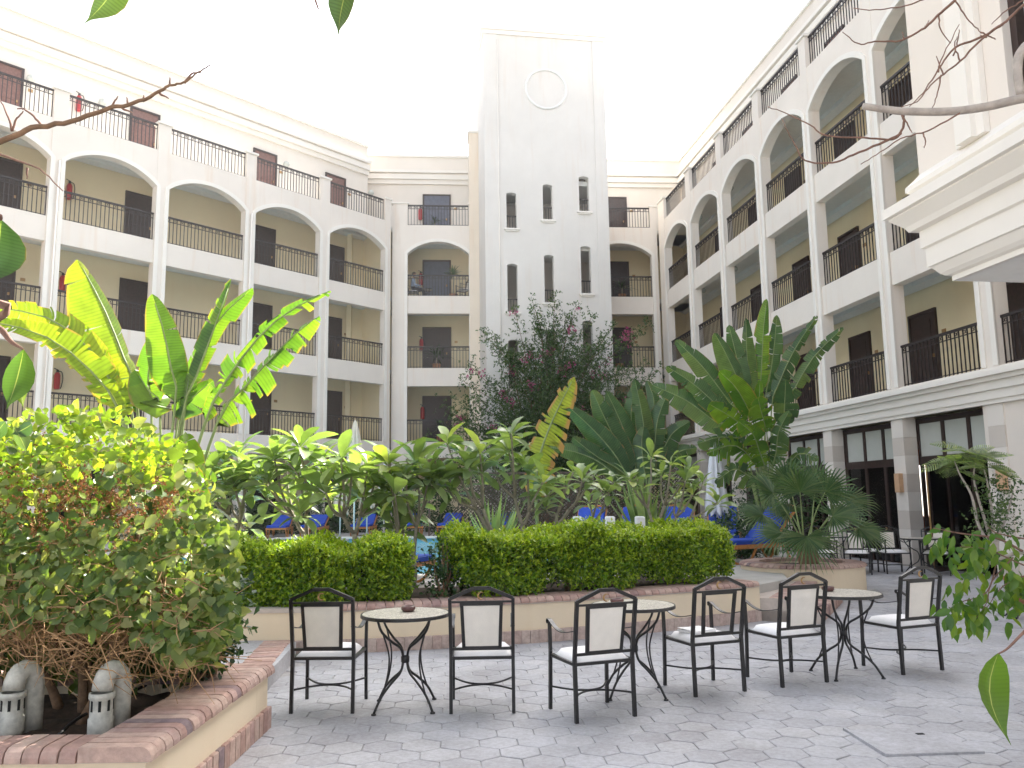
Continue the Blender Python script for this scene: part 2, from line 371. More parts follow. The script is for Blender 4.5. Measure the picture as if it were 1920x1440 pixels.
M['banana_yellow'] = leaf_mat('yellowing banana leaf', [(0.0, (0.25, 0.32, 0.035)), (1.0, (0.33, 0.38, 0.05))], 0.5, (1.3, 1.3, 0.5), 0.45, uvdry=0.70, veins=0.25)
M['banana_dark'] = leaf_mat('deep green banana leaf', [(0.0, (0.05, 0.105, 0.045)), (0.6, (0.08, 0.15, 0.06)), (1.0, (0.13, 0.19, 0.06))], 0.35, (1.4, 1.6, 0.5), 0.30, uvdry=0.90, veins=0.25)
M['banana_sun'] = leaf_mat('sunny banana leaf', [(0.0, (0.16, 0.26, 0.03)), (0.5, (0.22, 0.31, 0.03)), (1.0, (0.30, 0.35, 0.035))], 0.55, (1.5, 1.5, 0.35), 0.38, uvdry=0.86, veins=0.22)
M['petiole'] = plain('pale green petiole', (0.20, 0.26, 0.09), 0.5, var=0.2, nscale=8)
M['fan'] = leaf_mat('fan palm leaf', [(0.0, (0.05, 0.11, 0.04)), (0.5, (0.085, 0.15, 0.055)), (1.0, (0.14, 0.19, 0.08))], 0.3, (1.3, 1.5, 0.6), 0.45)
M['boug'] = leaf_mat('bougainvillea leaf', [(0.0, (0.04, 0.085, 0.028)), (0.6, (0.075, 0.135, 0.04)), (1.0, (0.14, 0.20, 0.07))], 0.3)
M['ficus'] = leaf_mat('ficus leaf', [(0.0, (0.05, 0.13, 0.03)), (0.6, (0.10, 0.19, 0.03)), (1.0, (0.19, 0.27, 0.03))], 0.45, (1.4, 1.5, 0.4), 0.3, veins=0.08)

# ------------------------------------------------------------------ foliage helpers
def cloud_mesh(name, mat, tv, tf, pos, dirs, ups, size, smooth=False):
    """numpy: one mesh of many small leaves. tv (k,3) template: x side, y length, z normal"""
    tv = np.asarray(tv, float); k = len(tv); n = len(pos)
    d = dirs / np.linalg.norm(dirs, axis=1, keepdims=True)
    s = np.cross(d, ups); s /= (np.linalg.norm(s, axis=1, keepdims=True) + 1e-9); nn = np.cross(s, d)
    sz = np.asarray(size).reshape(-1, 1, 1)
    v = pos[:, None, :] + sz * (tv[None, :, 0, None] * s[:, None, :] + tv[None, :, 1, None] * d[:, None, :] + tv[None, :, 2, None] * nn[:, None, :])
    v = v.reshape(-1, 3)
    fl = []; 
    tfl = np.concatenate([np.array(f) for f in tf]); lens = np.array([len(f) for f in tf])
    idx = (tfl[None, :] + (np.arange(n) * k)[:, None]).reshape(-1)
    tot = np.tile(lens, n); starts = np.concatenate([[0], np.cumsum(tot)[:-1]])
    me = bpy.data.meshes.new(name)
    me.vertices.add(len(v)); me.vertices.foreach_set('co', v.astype(np.float32).ravel())
    me.loops.add(len(idx)); me.loops.foreach_set('vertex_index', idx.astype(np.int32))
    me.polygons.add(len(tot)); me.polygons.foreach_set('loop_start', starts.astype(np.int32)); me.polygons.foreach_set('loop_total', tot.astype(np.int32))
    if smooth: me.polygons.foreach_set('use_smooth', np.ones(len(tot), bool))
    me.materials.append(mat); me.update(calc_edges=True); return me
KITE_V = [(0, 0, 0), (0.28, 0.42, 0.07), (0, 1, -0.05), (-0.28, 0.42, 0.07), (0, 0.45, 0)]
KITE_F = [(0, 1, 4), (1, 2, 4), (0, 4, 3), (4, 2, 3)]
def heart():
    o = [(0, 0.08, 0), (0.26, -0.02, .04), (0.46, 0.2, .09), (0.44, 0.5, .1), (0.24, 0.82, .05), (0, 1.05, -.1)]
    v = o + [(-x, y, z) for x, y, z in o[1:5]] + [(0, 0.32, -0.02), (0, 0.65, -0.03)]
    return v, [(0, 1, 2, 10), (10, 2, 3, 11), (11, 3, 4), (11, 4, 5), (6, 0, 10, 7), (7, 10, 11, 8), (8, 11, 9), (9, 11, 5)]
HEART_V, HEART_F = heart()
def oblong(wd=0.17, curl=0.16):
    v = []; f = []
    prof = [(0, .12), (.12, .3), (.32, .75), (.55, 1), (.78, .86), (.92, .48), (1.0, .06)]
    for t, w in prof:
        z = -curl * t * t + 0.06 * math.sin(t * PI)
        v += [(-wd * w, t, z + .05 * w), (0, t, z), (wd * w, t, z + .05 * w)]
    for i in range(len(prof) - 1):
        a = i * 3; f += [(a, a + 1, a + 4, a + 3), (a + 1, a + 2, a + 5, a + 4)]
    return v, f
OB_V, OB_F = oblong(0.19, 0.22)
def unit_rand(n):
    v = npr.normal(size=(n, 3)); return v / np.linalg.norm(v, axis=1, keepdims=True)
def frame_mat(loc, d, up, size):
    d = Vector(d).normalized(); s = d.cross(Vector(up))
    if s.length < 1e-4: s = d.cross(Vector((1, 0, 0)))
    s.normalize(); n = s.cross(d)
    m = Matrix((s, d, n)).transposed().to_4x4()
    return Matrix.Translation(loc) @ m @ Matrix.Scale(size, 4)

def blade_leaf(name, pts, wl, wr, mat, parent, t0=0.25, roll=0.0, fold=0.25, tears=6, droop=0.15, seed=0, petr=0.022, nseg=26, gap=0.3, origin=None):
    """large torn leaf: petiole along pts up to t0, blade from there to the tip; left/right widths wl, wr (m)"""
    R = random.Random(seed); O = Vector(origin) if origin is not None else Vector((0, 0, 0))
    P = smooth_path(pts, 10); L = [0]
    for i in range(1, len(P)): L.append(L[-1] + (P[i] - P[i - 1]).length)
    tot = L[-1]
    def pos(t):
        d = max(0, min(1, t)) * tot
        for i in range(1, len(P)):
            if L[i] >= d or i == len(P) - 1:
                q = (d - L[i - 1]) / max(1e-6, L[i] - L[i - 1]); return P[i - 1].lerp(P[i], q), (P[i] - P[i - 1]).normalized()
    mb = MB(); uv = []
    # petiole and midrib
    rib = []; rr = []
    for i in range(15):
        t = i / 14; p, _ = pos(t * 0.97); rib.append(p - O); rr.append(petr * (1 - 0.8 * t))
    view0 = None
    prevS = None
    def frame(t):
        p, T = pos(t)
        vd = (p - Vector((0, 0, EYE))).normalized()
        S = T.cross(vd)
        if S.length < 0.15: S = T.cross(Vector((0.3, 0.2, 1)))
        S.normalize(); S = Quaternion(T, roll) @ S; N = S.cross(T)
        return p, T, S, N
    def width(v):
        return (max(0, math.sin(PI * min(1, max(0, v ** 0.72)))) ** 0.55) if v < 0.999 else 0.05
    for side, W in ((1, wr), (-1, wl)):
        cuts = sorted(R.random() for _ in range(tears))
        segs = [0.0] + cuts + [1.0]
        for a, b in zip(segs[:-1], segs[1:]):
            if b - a < 0.012: continue
            n = max(1, int((b - a) * nseg)); sag = R.uniform(-0.6, 1.0) * droop; cutw = 1.0 - (R.random() ** 3) * 0.35 * (1 if tears > 3 else 0)
            lag = R.uniform(-0.02, 0.02)
            rows = []
            for k in range(n + 1):
                v = a + (b - a) * k / n
                row = []
                for ui, u in enumerate((0.0, 0.33, 0.68, 1.0)):
                    g = 0
                    if tears > 0 and u > 0.05: g = gap * (0.5 - k / n) * (b - a) * u * 0.35
                    vv = min(1, max(0, v + 0.05 * u + g + lag * u))
                    p, T, S, N = frame(t0 + (1 - t0) * (v * (1 - u * 0.6) + vv * u * 0.6))
                    w = W * width(v) * cutw
                    off = S * (side * w * u * math.cos(fold)) + N * (w * u * math.sin(fold)) - Vector((0, 0, 1)) * ((droop * 0.5 + sag) * w * u * u)
                    row.append((p + off - O, (u, v)))
                rows.append(row)
            base = len(mb.v); fs = []
            for row in rows:
                for p, q in row: mb.v.append(tuple(p)); uv.append(q)
            for k in range(n):
                for c in range(3):
                    i0 = base + k * 4 + c
                    q = (i0, i0 + 1, i0 + 5, i0 + 4)
                    mb.f.append(q if side > 0 else q[::-1]); mb.m.append(0)
    nb = len(mb.v)
    mb.tube(rib, rr, 6, 1); uv += [(0.5, 0.1)] * (len(mb.v) - nb)
    me = mb.mesh(name, [mat, M['petiole']], True)
    ul = me.uv_layers.new(name='UVMap'); vi = np.empty(len(me.loops), np.int32); me.loops.foreach_get('vertex_index', vi)
    ul.data.foreach_set('uv', np.array(uv, np.float32)[vi].ravel())
    return link(name, me, parent)

# ================================================================== SETTING
mb = MB(); mb.add([(-400, -400, -0.06), (400, -400, -0.06), (400, 400, -0.06), (-400, 400, -0.06)], [(0, 1, 2, 3)])
tag(mb.build('ground', M['ground']), kind='structure')

# patio: bed + hexagonal pavers
patio = tag(MB().add([(-9, -4, -0.011), (11, -4, -0.011), (11, 24, -0.011), (-9, 24, -0.011)], [(0, 1, 2, 3)]).build('patio', M['joint']), kind='structure')
HEXR = 0.148
TER = [(-24, 9.36), (-2.0, 9.36), (0.2, 9.82), (1.45, 10.36), (3.1, 11.2), (3.95, 12.15), (4.3, 13.6), (5.5, 16.2), (5.9, 20), (5.9, 37), (-24, 37)]
def inside(x, y, poly):
    c = False; j = len(poly) - 1
    for i in range(len(poly)):
        (xi, yi), (xj, yj) = poly[i], poly[j]
        if (yi > y) != (yj > y) and x < (xj - xi) * (y - yi) / (yj - yi) + xi: c = not c
        j = i
    return c
def hex_mesh():
    mb = MB(); r = HEXR - 0.0028; b = 0.004
    lo = [(r * math.cos(PI / 3 * i + PI / 6), r * math.sin(PI / 3 * i + PI / 6)) for i in range(6)]
    v = [(x, y, -0.03) for x, y in lo] + [(x, y, -b) for x, y in lo] + [(x * (1 - b / r * 1.3), y * (1 - b / r * 1.3), 0) for x, y in lo]
    f = [tuple(range(12, 18))]
    for i in range(6):
        j = (i + 1) % 6; f += [(i, j, 6 + j, 6 + i), (6 + i, 6 + j, 12 + j, 12 + i)]
    mb.add(v, f); return mb
HEX = hex_mesh(); HEXM = HEX.mesh('paver', M['paver'])
dx = math.sqrt(3) * HEXR; dy = 1.5 * HEXR; cells = []
rot = math.radians(4)
for j in range(-30, 140):
    for i in range(-60, 70):
        x = i * dx + (dx / 2 if j % 2 else 0); y = j * dy
        X = x * math.cos(rot) - y * math.sin(rot); Y = 4 + x * math.sin(rot) + y * math.cos(rot)
        if Y < 3.4 or Y > 21 or X > 10.2 or X < -2.2: continue
        if X > 8.8 - 0.135 * (Y - 19) + 0.1: continue
        if (Y > 9.1 and X < -1.9) or inside(X, Y, TER): continue
        if X < -1.92 and Y < 6.3: continue
        if 2.36 < X < 2.82 and 5.44 < Y < 5.90: continue          # manhole
        cells.append((X, Y))
def inframe(X, Y):
    return abs(X) < 0.64 * Y + 0.1 and Y > 4.35
cells.sort(key=lambda c: (not inframe(*c), c[1]))
jm = MB()
for k, (X, Y) in enumerate(cells):
    R3 = Matrix.Rotation(rot + rnd.gauss(0, 0.012), 4, 'Z') @ Matrix.Rotation(rnd.gauss(0, 0.008), 4, 'X') @ Matrix.Rotation(rnd.gauss(0, 0.008), 4, 'Y')
    T4 = Matrix.Translation((X, Y, rnd.uniform(-0.004, 0.001))) @ R3
    if k < 300: link('paver', HEXM, patio, mat4=T4)
    else: jm.add([T4 @ Vector(p) for p in HEX.v], HEX.f)
tag(jm.build('pavers', M['paver'], patio), kind='stuff')

# manhole cover
mh = thing('manhole_cover', 'square concrete manhole cover set in the hexagonal paving', 'manhole cover', (2.59, 5.67, 0), math.radians(3))
q = MB(); q.bbox(-0.30, 0.30, -0.275, 0.275, -0.02, 0.011, 0.005); q.build('slab', M['paver'], mh)
q = MB(); q.box(-0.325, -0.303, -0.3, 0.29, -0.02, 0.018); q.box(-0.302, 0.31, -0.296, -0.278, -0.02, 0.014); q.build('rim', M['paver'], mh)
q = MB(); q.box(0.10, 0.15, 0.10, 0.13, 0.010, 0.0145); q.build('lifting_hole', M['hole'], mh)

# pool terrace with pool cut out
ter_out = TER
pool = [(-7.5, 13.3), (0.9, 13.0), (0.6, 25.8), (-7.5, 27.0)]
bm = bmesh.new()
def ring(poly, z):
    vs_ = [bm.verts.new((x, y, z)) for x, y in poly]; return vs_, [bm.edges.new((vs_[i], vs_[(i + 1) % len(vs_)])) for i in range(len(vs_))]
TZ = 0.40
vo, eo = ring(ter_out, TZ); vp, ep = ring(pool, TZ)
bmesh.ops.triangle_fill(bm, edges=eo + ep, use_beauty=True)
vb, eb = ring(ter_out, -0.05)
for i in range(len(vo)):
    j = (i + 1) % len(vo); bm.faces.new((vb[i], vb[j], vo[j], vo[i]))
me = bpy.data.meshes.new('pool_terrace'); bm.to_mesh(me); bm.free(); me.materials.append(M['deck'])
tag(link('pool_terrace', me), kind='structure')
q = MB(); n = 4; 
for i in range(4):
    j = (i + 1) % 4; a, b = pool[i], pool[j]
    q.add([(a[0], a[1], TZ), (b[0], b[1], TZ), (b[0], b[1], -1.0), (a[0], a[1], -1.0)], [(0, 1, 2, 3)])
q.add([(x, y, -1.0) for x, y in pool], [(0, 1, 2, 3)])
tag(q.build('pool_basin', M['tile_blue']), kind='structure')
tag(MB().add([(x, y, TZ - 0.10) for x, y in pool], [(0, 1, 2, 3)]).build('pool_water', M['water']), kind='structure')
cop = thing('pool_coping', 'pale stone coping around the edge of the blue pool', 'pool edge')
for i in range(4):
    a = Vector((*pool[i], 0)); b = Vector((*pool[(i + 1) % 4], 0)); n = max(1, int((b - a).length / 0.6)); t = (b - a).normalized()
    for k in range(n):
        p0 = a.lerp(b, (k + 0.01) / n); p1 = a.lerp(b, (k + 0.99) / n)
        q = MB(); q.bar(p0 + Vector((0, 0, TZ + 0.02)), p1 + Vector((0, 0, TZ + 0.02)), 0.3, 0.06); q.build('coping_stone', M['trim'], cop)

# ================================================================== BUILDINGS
FL = [3.96, 7.08, 10.20, 13.32]
WT = 0.30; GD = 1.95
BAL = MB().box(-0.0105, 0.0105, -0.0105, 0.0105, 0, 1).mesh('baluster', M['rail'])
def ring_pts(cx, cz, r, n=8): return [(cx + r * math.cos(2 * PI * i / n), 0, cz + r * math.sin(2 * PI * i / n)) for i in range(n)]
def railing(root, x0, x1, y, z, count, joined):
    H = 0.93
    q = MB(); q.box(x0, x1, y - 0.032, y + 0.032, z + H - 0.035, z + H + 0.018)
    q.box(x0, x1, y - 0.011, y + 0.011, z + H - 0.165, z + H - 0.145)
    q.box(x0, x1, y - 0.010, y + 0.010, z + 0.045, z + 0.062)
    n = max(3, int(round((x1 - x0) / 0.128))); st = (x1 - x0) / n
    for i in range(0, n):
        if i % 2 == 0:
            cx = x0 + (i + 0.5) * st
            for (ox, r) in ((-0.032, 0.03), (0.032, 0.03)):
                pts = ring_pts(cx + ox, z + H - 0.088, r)
                for k in range(8):
                    a = Vector(pts[k]); b = Vector(pts[(k + 1) % 8]); a.y = b.y = y; q.bar(a, b, 0.012, 0.012)
    rl = q.build('railing', M['rail'], root)
    for i in range(n + 1):
        xx = x0 + 0.012 + (x1 - x0 - 0.024) * i / n
        if count[0] < 300:
            link('baluster', BAL, rl, mat4=Matrix.Translation((xx, y, z)) @ Matrix.Diagonal((1, 1, H - 0.035, 1))); count[0] += 1
        else: joined.box(xx - 0.0105, xx + 0.0105, y - 0.0105, y + 0.0105, z, z + H - 0.035)
def door(root, x, y, z, w=0.92, h=2.12, mat='wood_dark', frame='wood_dark'):
    q = MB(); q.box(x - w / 2, x + w / 2, y - 0.03, y + 0.01, z, z + h)
    for (a, b) in ((0.12, 0.9), (1.05, 1.95)): q.box(x - w * 0.33, x + w * 0.33, y - 0.042, y - 0.03, z + a, z + b)
    d = q.build('door', M[mat], root)
    q = MB(); q.box(x - w / 2 - 0.07, x - w / 2, y - 0.06, y + 0.01, z, z + h + 0.07); q.box(x + w / 2, x + w / 2 + 0.07, y - 0.06, y + 0.01, z, z + h + 0.07); q.box(x - w / 2, x + w / 2, y - 0.06, y + 0.01, z + h, z + h + 0.07)
    q.build('door_frame', M[frame], d)
    q = MB(); q.box(x + w * 0.36, x + w * 0.42, y - 0.085, y - 0.03, z + 0.98, z + 1.06); q.build('handle', M['brass'], d)
    q = MB(); q.box(x + w / 2 + 0.22, x + w / 2 + 0.36, y - 0.02, y + 0.001, z + 1.5, z + 1.6); q.build('door_plate', M['brass'], d)
def arch_z(x, x0, x1, zs, za):
    u = (x - (x0 + x1) / 2) / ((x1 - x0) / 2); h = za - zs
    w = (x1 - x0) / 2; R = (w * w + h * h) / (2 * h); return za - R + math.sqrt(max(0, R * R - (u * w) ** 2))

def gallery_front(root, bays, xa, xb, zbase, order, wallmat, count, joined, firstband=3.30, post_mat=None):
    """pillars, beams, arches, trims, railings of an arcaded gallery facade in local coords"""
    edges = [xa] + [e for b in bays for e in b] + [xb]
    for k in range(0, len(edges), 2):
        a, b = edges[k], edges[k + 1]
        if b - a < 0.02: continue
        q = MB(); q.box(a, b, 0, WT, zbase, 14.26); q.build('pillar', wallmat, root)
        q = MB(); q.box(a - 0.05, b + 0.05, -0.05, WT + 0.04, 14.26, 14.33); q.build('pillar_cap', M['trim'], root)
    for (x0, x1) in bays:
        q = MB(); q.box(x0, x1, 0.035, WT - 0.02, firstband, FL[0]); q.build('balcony_beam', wallmat, root)
        for z in FL[1:3]:
            q = MB(); q.box(x0, x1, 0.035, WT - 0.02, z - 0.77, z); q.build('balcony_beam', wallmat, root)
        zs, za = 12.05, 12.58; N = 18
        v = []; f = []
        for i in range(N + 1):
            x = x0 + (x1 - x0) * i / N; zz = arch_z(x, x0, x1, zs, za)
            v += [(x, 0.012, zz), (x, 0.012, FL[3]), (x, WT - 0.012, zz), (x, WT - 0.012, FL[3])]
        for i in range(N):
            a = i * 4; b = a + 4
            f += [(a, b, b + 1, a + 1), (a + 2, a + 3, b + 3, b + 2), (a, a + 2, b + 2, b), (a + 1, b + 1, b + 3, a + 3)]
        q = MB(); q.add(v, f); q.build('arch', wallmat, root)
        # trim band following jambs and arch
        q = MB(); tw = 0.13; pr = -0.03
        pts = [(x0, FL[0]), (x0, zs)] + [(x0 + (x1 - x0) * i / N, arch_z(x0 + (x1 - x0) * i / N, x0, x1, zs, za)) for i in range(1, N)] + [(x1, zs), (x1, FL[0])]
        out = [(x0 - tw, FL[0]), (x0 - tw, zs + 0.03)] + [(p[0] + (p[0] - (x0 + x1) / 2) * 0.06, p[1] + tw) for p in pts[2:-2]] + [(x1 + tw, zs + 0.03), (x1 + tw, FL[0])]
        v = []; f = []
        for p, o in zip(pts, out): v += [(p[0], pr, p[1]), (o[0], pr, o[1]), (p[0], 0.02, p[1]), (o[0], 0.02, o[1])]
        for i in range(len(pts) - 1):
            a = i * 4; b = a + 4; f += [(a, b, b + 1, a + 1), (a + 1, b + 1, b + 3, a + 3), (a, a + 2, b + 2, b)]
        q.add(v, f); q.build('arch_trim', M['trim'], root)
    for (x0, x1, z) in order: railing(root, x0, x1, 0.14, z, count, joined)

def gallery_body(root, xa, xb, wallz0, rear0, deep=7.0, gd=GD, wall_top=17.3, peach=False):
    for z in FL:
        q = MB(); q.box(xa, xb, WT + 0.002, gd - 0.002, z - 0.22, z - 0.03); q.build('gallery_slab', [M['ceiling']], root)
        q = MB(); q.add([(xa, gd - 0.30, z - 0.222), (xb, gd - 0.30, z - 0.222), (xb, gd - 0.26, z - 0.32), (xa, gd - 0.26, z - 0.32), (xa, gd - 0.03, z - 0.40), (xb, gd - 0.03, z - 0.40)], [(0, 3, 2, 1), (3, 4, 5, 2)]); q.build('cove', M['ceiling'], root)
    q = MB(); q.box(xa, xb, gd, gd + 0.2, wallz0, FL[3] - 0.03); q.build('gallery_wall', M['gallery'], root)
    q = MB(); q.box(xa, xb, gd, gd + 0.2, FL[3] - 0.03, wall_top); q.build('upper_wall', M['upper_wall'], root)
    q = MB(); q.box(xa, xb, gd - 0.10, gd - 0.001, 15.98, 16.18); q.box(xa, xb, gd - 0.2, gd - 0.001, 16.182, 16.40); q.box(xa, xb, gd - 0.14, gd - 0.001, 16.402, 16.47); q.box(xa, xb, gd - 0.26, gd - 0.001, 16.472, 16.60); q.build('cornice', M['trim'], root)
    q = MB(); q.box(xa, xb, gd - 0.07, gd + 0.25, wall_top, wall_top + 0.10); q.build('roof_lip', M['trim'], root)
    q = MB(); q.box(xa, xb, gd + 0.21, gd + deep, rear0, wall_top - 0.3); q.build('rear_block', M['stucco'], root)
    for xe, s in ((xa, 1), (xb, -1)):
        q = MB(); a, b = sorted((xe, xe + s * 0.2)); q.box(a, b, WT + 0.003, gd - 0.003, wallz0, FL[3] - 0.25); q.build('end_wall', M['gallery'], root)

# ---- left wing
LPx, LPy = -5.48, 33.2; LA = math.atan2(0.748, 0.664)
lw = thing('hotel_wing', 'cream hotel wing on the left with arched top galleries over four storeys', 'building', (LPx, LPy, 0), LA, 'wings of the hotel around the courtyard')
lbays = [(-25.1, -22.3), (-21.9, -19.1), (-18.7, -15.93), (-15.45, -12.68), (-12.26, -9.42), (-9.0, -6.16), (-5.76, -2.94), (-2.49, 0.33)]
cnt = [0]; jo = MB(); order = []
vis = [b for b in lbays[3:]]
for z in (FL[3], FL[2], FL[1], FL[0]):
    for b in vis: order.append((b[0], b[1], z))
order = order[:10] + order[10:]
for z in FL:
    for b in lbays[:3]: order.append((b[0], b[1], z))
gallery_front(lw, lbays, -25.6, 0.62, 0.35, order, M['stucco'], cnt, jo)
gallery_body(lw, -25.6, 0.9, 0.35, 0.35)
tag(jo.build('balusters', M['rail'], lw), kind='stuff')
lrot = Matrix.Rotation(-LA, 2)
def local_on(root_x, root_y, ang, px, py, depth):
    """local x (and z) where the ray through a photo pixel meets the plane y_local = depth"""
    d = cf + cr * ((px - 960) / FPX) + cu * ((720 - py) / FPX)
    nx, ny = -math.sin(ang), math.cos(ang)
    t = (depth + nx * root_x + ny * root_y) / (d.x * nx + d.y * ny)
    p = Vector((0, 0, EYE)) + d * t
    return (p.x - root_x) * math.cos(ang) + (p.y - root_y) * math.sin(ang), p.z
for px, py, fl in [(262, 400, 2), (493, 460, 2), (625, 500, 2), (5, 330, 2), (252, 560, 1), (486, 610, 1), (620, 640, 1), (242, 730, 0), (484, 760, 0), (620, 780, 0), (-10, 540, 1), (-20, 700, 0)]:
    x, _ = local_on(LPx, LPy, LA, px, py, GD); door(lw, x, GD - 0.002, FL[fl] - 0.03)
for px, py in [(271, 235), (496, 320), (628, 370), (8, 155)]:
    x, _ = local_on(LPx, LPy, LA, px, py, GD); door(lw, x, GD - 0.002, FL[3] - 0.03, mat='wood_red')
for px, py in [(55, 150), (190, 175), (533, 320), (692, 372)]:
    x, _ = local_on(LPx, LPy, LA, px, py, GD)
    q = MB(); q.lathe([(0, 0), (0.09, 0.02), (0.13, 0.10), (0.10, 0.20), (0.04, 0.24), (0, 0.24)], 10, (x, GD - 0.14, FL[3] + 1.75)); q.build('gallery_lamp', M['frost'], lw, True)
# ground floor: dark glazed openings and lamps in the back wall
for b in lbays[2:]:
    q = MB(); x0, x1 = b[0] + 0.3, b[1] - 0.3
    q.box(x0, x1, GD - 0.06, GD - 0.003, 0.4, 2.75); g = q.build('window', M['wood_dark'], lw)
    for k in range(3):
        w = (x1 - x0) / 3; q = MB(); q.box(x0 + k * w + 0.07, x0 + (k + 1) * w - 0.07, GD - 0.075, GD - 0.062, 0.5, 2.65); q.build('pane', M['glass'], g)
# drain pipes on the facade
for xx in (-12.47, -5.96):
    q = MB(); q.tube([(xx + 0.03, -0.045, 0.4), (xx + 0.03, -0.045, 12.0)], 0.03, 6); q.build('drain_pipe', M['trim'], lw, True)

# ---- back block
BPx, BPy = -4.80, 34.08; BA = math.atan2(0.075, 1)
bw = thing('hotel_back_block', 'cream back block of the hotel with one arched bay either side of the tower', 'building', (BPx, BPy, 0), BA, 'wings of the hotel around the courtyard')
bbays = [(0.40, 3.02), (8.25, 11.02)]
cnt = [0]; jo = MB(); order = [(b[0], b[1], z) for z in FL[::-1] for b in bbays]
gallery_front(bw, bbays, -0.25, 11.3, 0.35, order, M['stucco'], cnt, jo)
gallery_body(bw, -2.2, 13.2, 0.35, 0.35, gd=2.15)
for fl, mt in ((3, 'door_blue'), (2, 'door_blue'), (1, 'wood_dark'), (0, 'wood_dark')):
    x, _ = local_on(BPx, BPy, BA, 819, 500, 2.15); door(bw, x, 2.148, FL[fl] - 0.03, 1.15, 2.15, mt)
    x, _ = local_on(BPx, BPy, BA, 1157, 500, 2.15); door(bw, x, 2.148, FL[fl] - 0.03, 0.95, 2.15, 'wood_dark')
q = MB(); q.box(3.05, 3.72, -0.22, 0.9, 0.35, 17.45); q.build('side_pier', M['stucco_peach'], bw)
q = MB(); q.box(3.0, 3.77, -0.27, 0.95, 17.45, 17.53); q.build('pier_cap', M['trim'], bw)

# ---- tower
TA = math.atan2(0.8, 5.1); TPx, TPy = -1.0, 32.0
tw = thing('stair_tower', 'tall white stair tower with three narrow windows per row and a raised ring', 'tower', (TPx, TPy, 0), TA)
TW = 5.16; TH = 20.85
def wall_with_holes(q, x0, x1, z0, z1, y0, y1, holes, arch=0.06):
    """holes: (hx0,hx1,hz0,hz1) with shallow segmental heads"""
    xs = sorted({x0, x1, *[h[0] for h in holes], *[h[1] for h in holes]})
    for a, b in zip(xs[:-1], xs[1:]):
        hs = sorted([h for h in holes if h[0] <= a + 1e-6 and h[1] >= b - 1e-6], key=lambda h: h[2])
        z = z0
        for h in hs:
            q.box(a, b, y0, y1, z, h[2])
            N = 6; v = []; f = []
            for i in range(N + 1):
                x = a + (b - a) * i / N; zz = arch_z(x, h[0], h[1], h[3] - arch, h[3])
                v += [(x, y0, zz), (x, y0, h[3] + 0.02), (x, y1, zz), (x, y1, h[3] + 0.02)]
            for i in range(N):
                c = i * 4; d = c + 4; f += [(c, d, d + 1, c + 1), (c + 2, c + 3, d + 3, d + 2), (c, c + 2, d + 2, d)]
            q.add(v, f); z = h[3] + 0.02
        q.box(a, b, y0, y1, z, z1)
holes = []
for col, (xa, xb) in enumerate(((0.88, 1.30), (2.40, 2.80), (3.93, 4.35))):
    zt = 13.97 + col * 0.42
    for row in range(4):
        top = zt - row * 3.12 + (0.12 if row else 0); h = 1.5 if row == 0 else 1.98
        holes.append((xa, xb, top - h, top))
q = MB(); wall_with_holes(q, 0, TW, 0.35, TH, 0, 0.3, holes); q.build('front_wall', M['stucco_tower'], tw)
q = MB(); q.box(0, 0.28, 0.301, 6.0, 0.35, TH); q.box(TW - 0.28, TW, 0.301, 6.0, 0.35, TH); q.box(0.281, TW - 0.281, 5.7, 6.0, 0.35, TH); q.build('side_wall', M['stucco_tower'], tw)
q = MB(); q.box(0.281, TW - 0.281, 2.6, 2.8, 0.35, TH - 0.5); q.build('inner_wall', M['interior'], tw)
for z in (3.9, 7.0, 10.1, 13.2, 16.0): 
    q = MB(); q.box(0.281, TW - 0.281, 0.302, 2.598, z - 1.5, z - 1.3); q.build('stair_landing', M['ceiling'], tw)
q = MB(); q.box(-0.05, TW + 0.05, -0.06, 6.05, TH, TH + 0.18); q.box(-0.10, TW + 0.10, -0.11, 6.1, TH + 0.181, TH + 0.44); q.build('parapet', M['trim'], tw)
for a, b in ((0.0, 0.55), (TW - 0.5, TW)):
    q = MB(); q.box(a, b, -0.035, -0.002, 0.35, TH - 0.002); q.build('corner_strip', M['stucco_tower'], tw)
q = MB(); q.tube([(2.62 + 0.86 * math.cos(2 * PI * i / 40), -0.01, 18.55 + 0.86 * math.sin(2 * PI * i / 40)) for i in range(41)], 0.055, 8, cap=False); q.build('ring_moulding', M['white'], tw, True)
for k, (xa, xb, za, zb) in enumerate(holes):
    q = MB(); q.box(xa - 0.11, xb + 0.11, -0.10, 0.02, za - 0.10, za - 0.03); q.box(xa - 0.06, xb + 0.06, -0.06, 0.02, za - 0.16, za - 0.102); q.build('window_sill', M['trim'], tw)
    q = MB(); q.box(xa, xb, 0.13, 0.17, za + 0.52, za + 0.56)
    for i in range(4): q.box(xa + 0.04 + i * (xb - xa - 0.08) / 3 - 0.008, xa + 0.04 + i * (xb - xa - 0.08) / 3 + 0.008, 0.14, 0.156, za - 0.03, za + 0.52)
    q.build('window_rail', M['rail'], tw)
q = MB(); q.tube([(0.57, -0.05, 0.5), (0.57, -0.05, 20.6)], 0.022, 6); q.build('cable', M['trim'], tw, True)

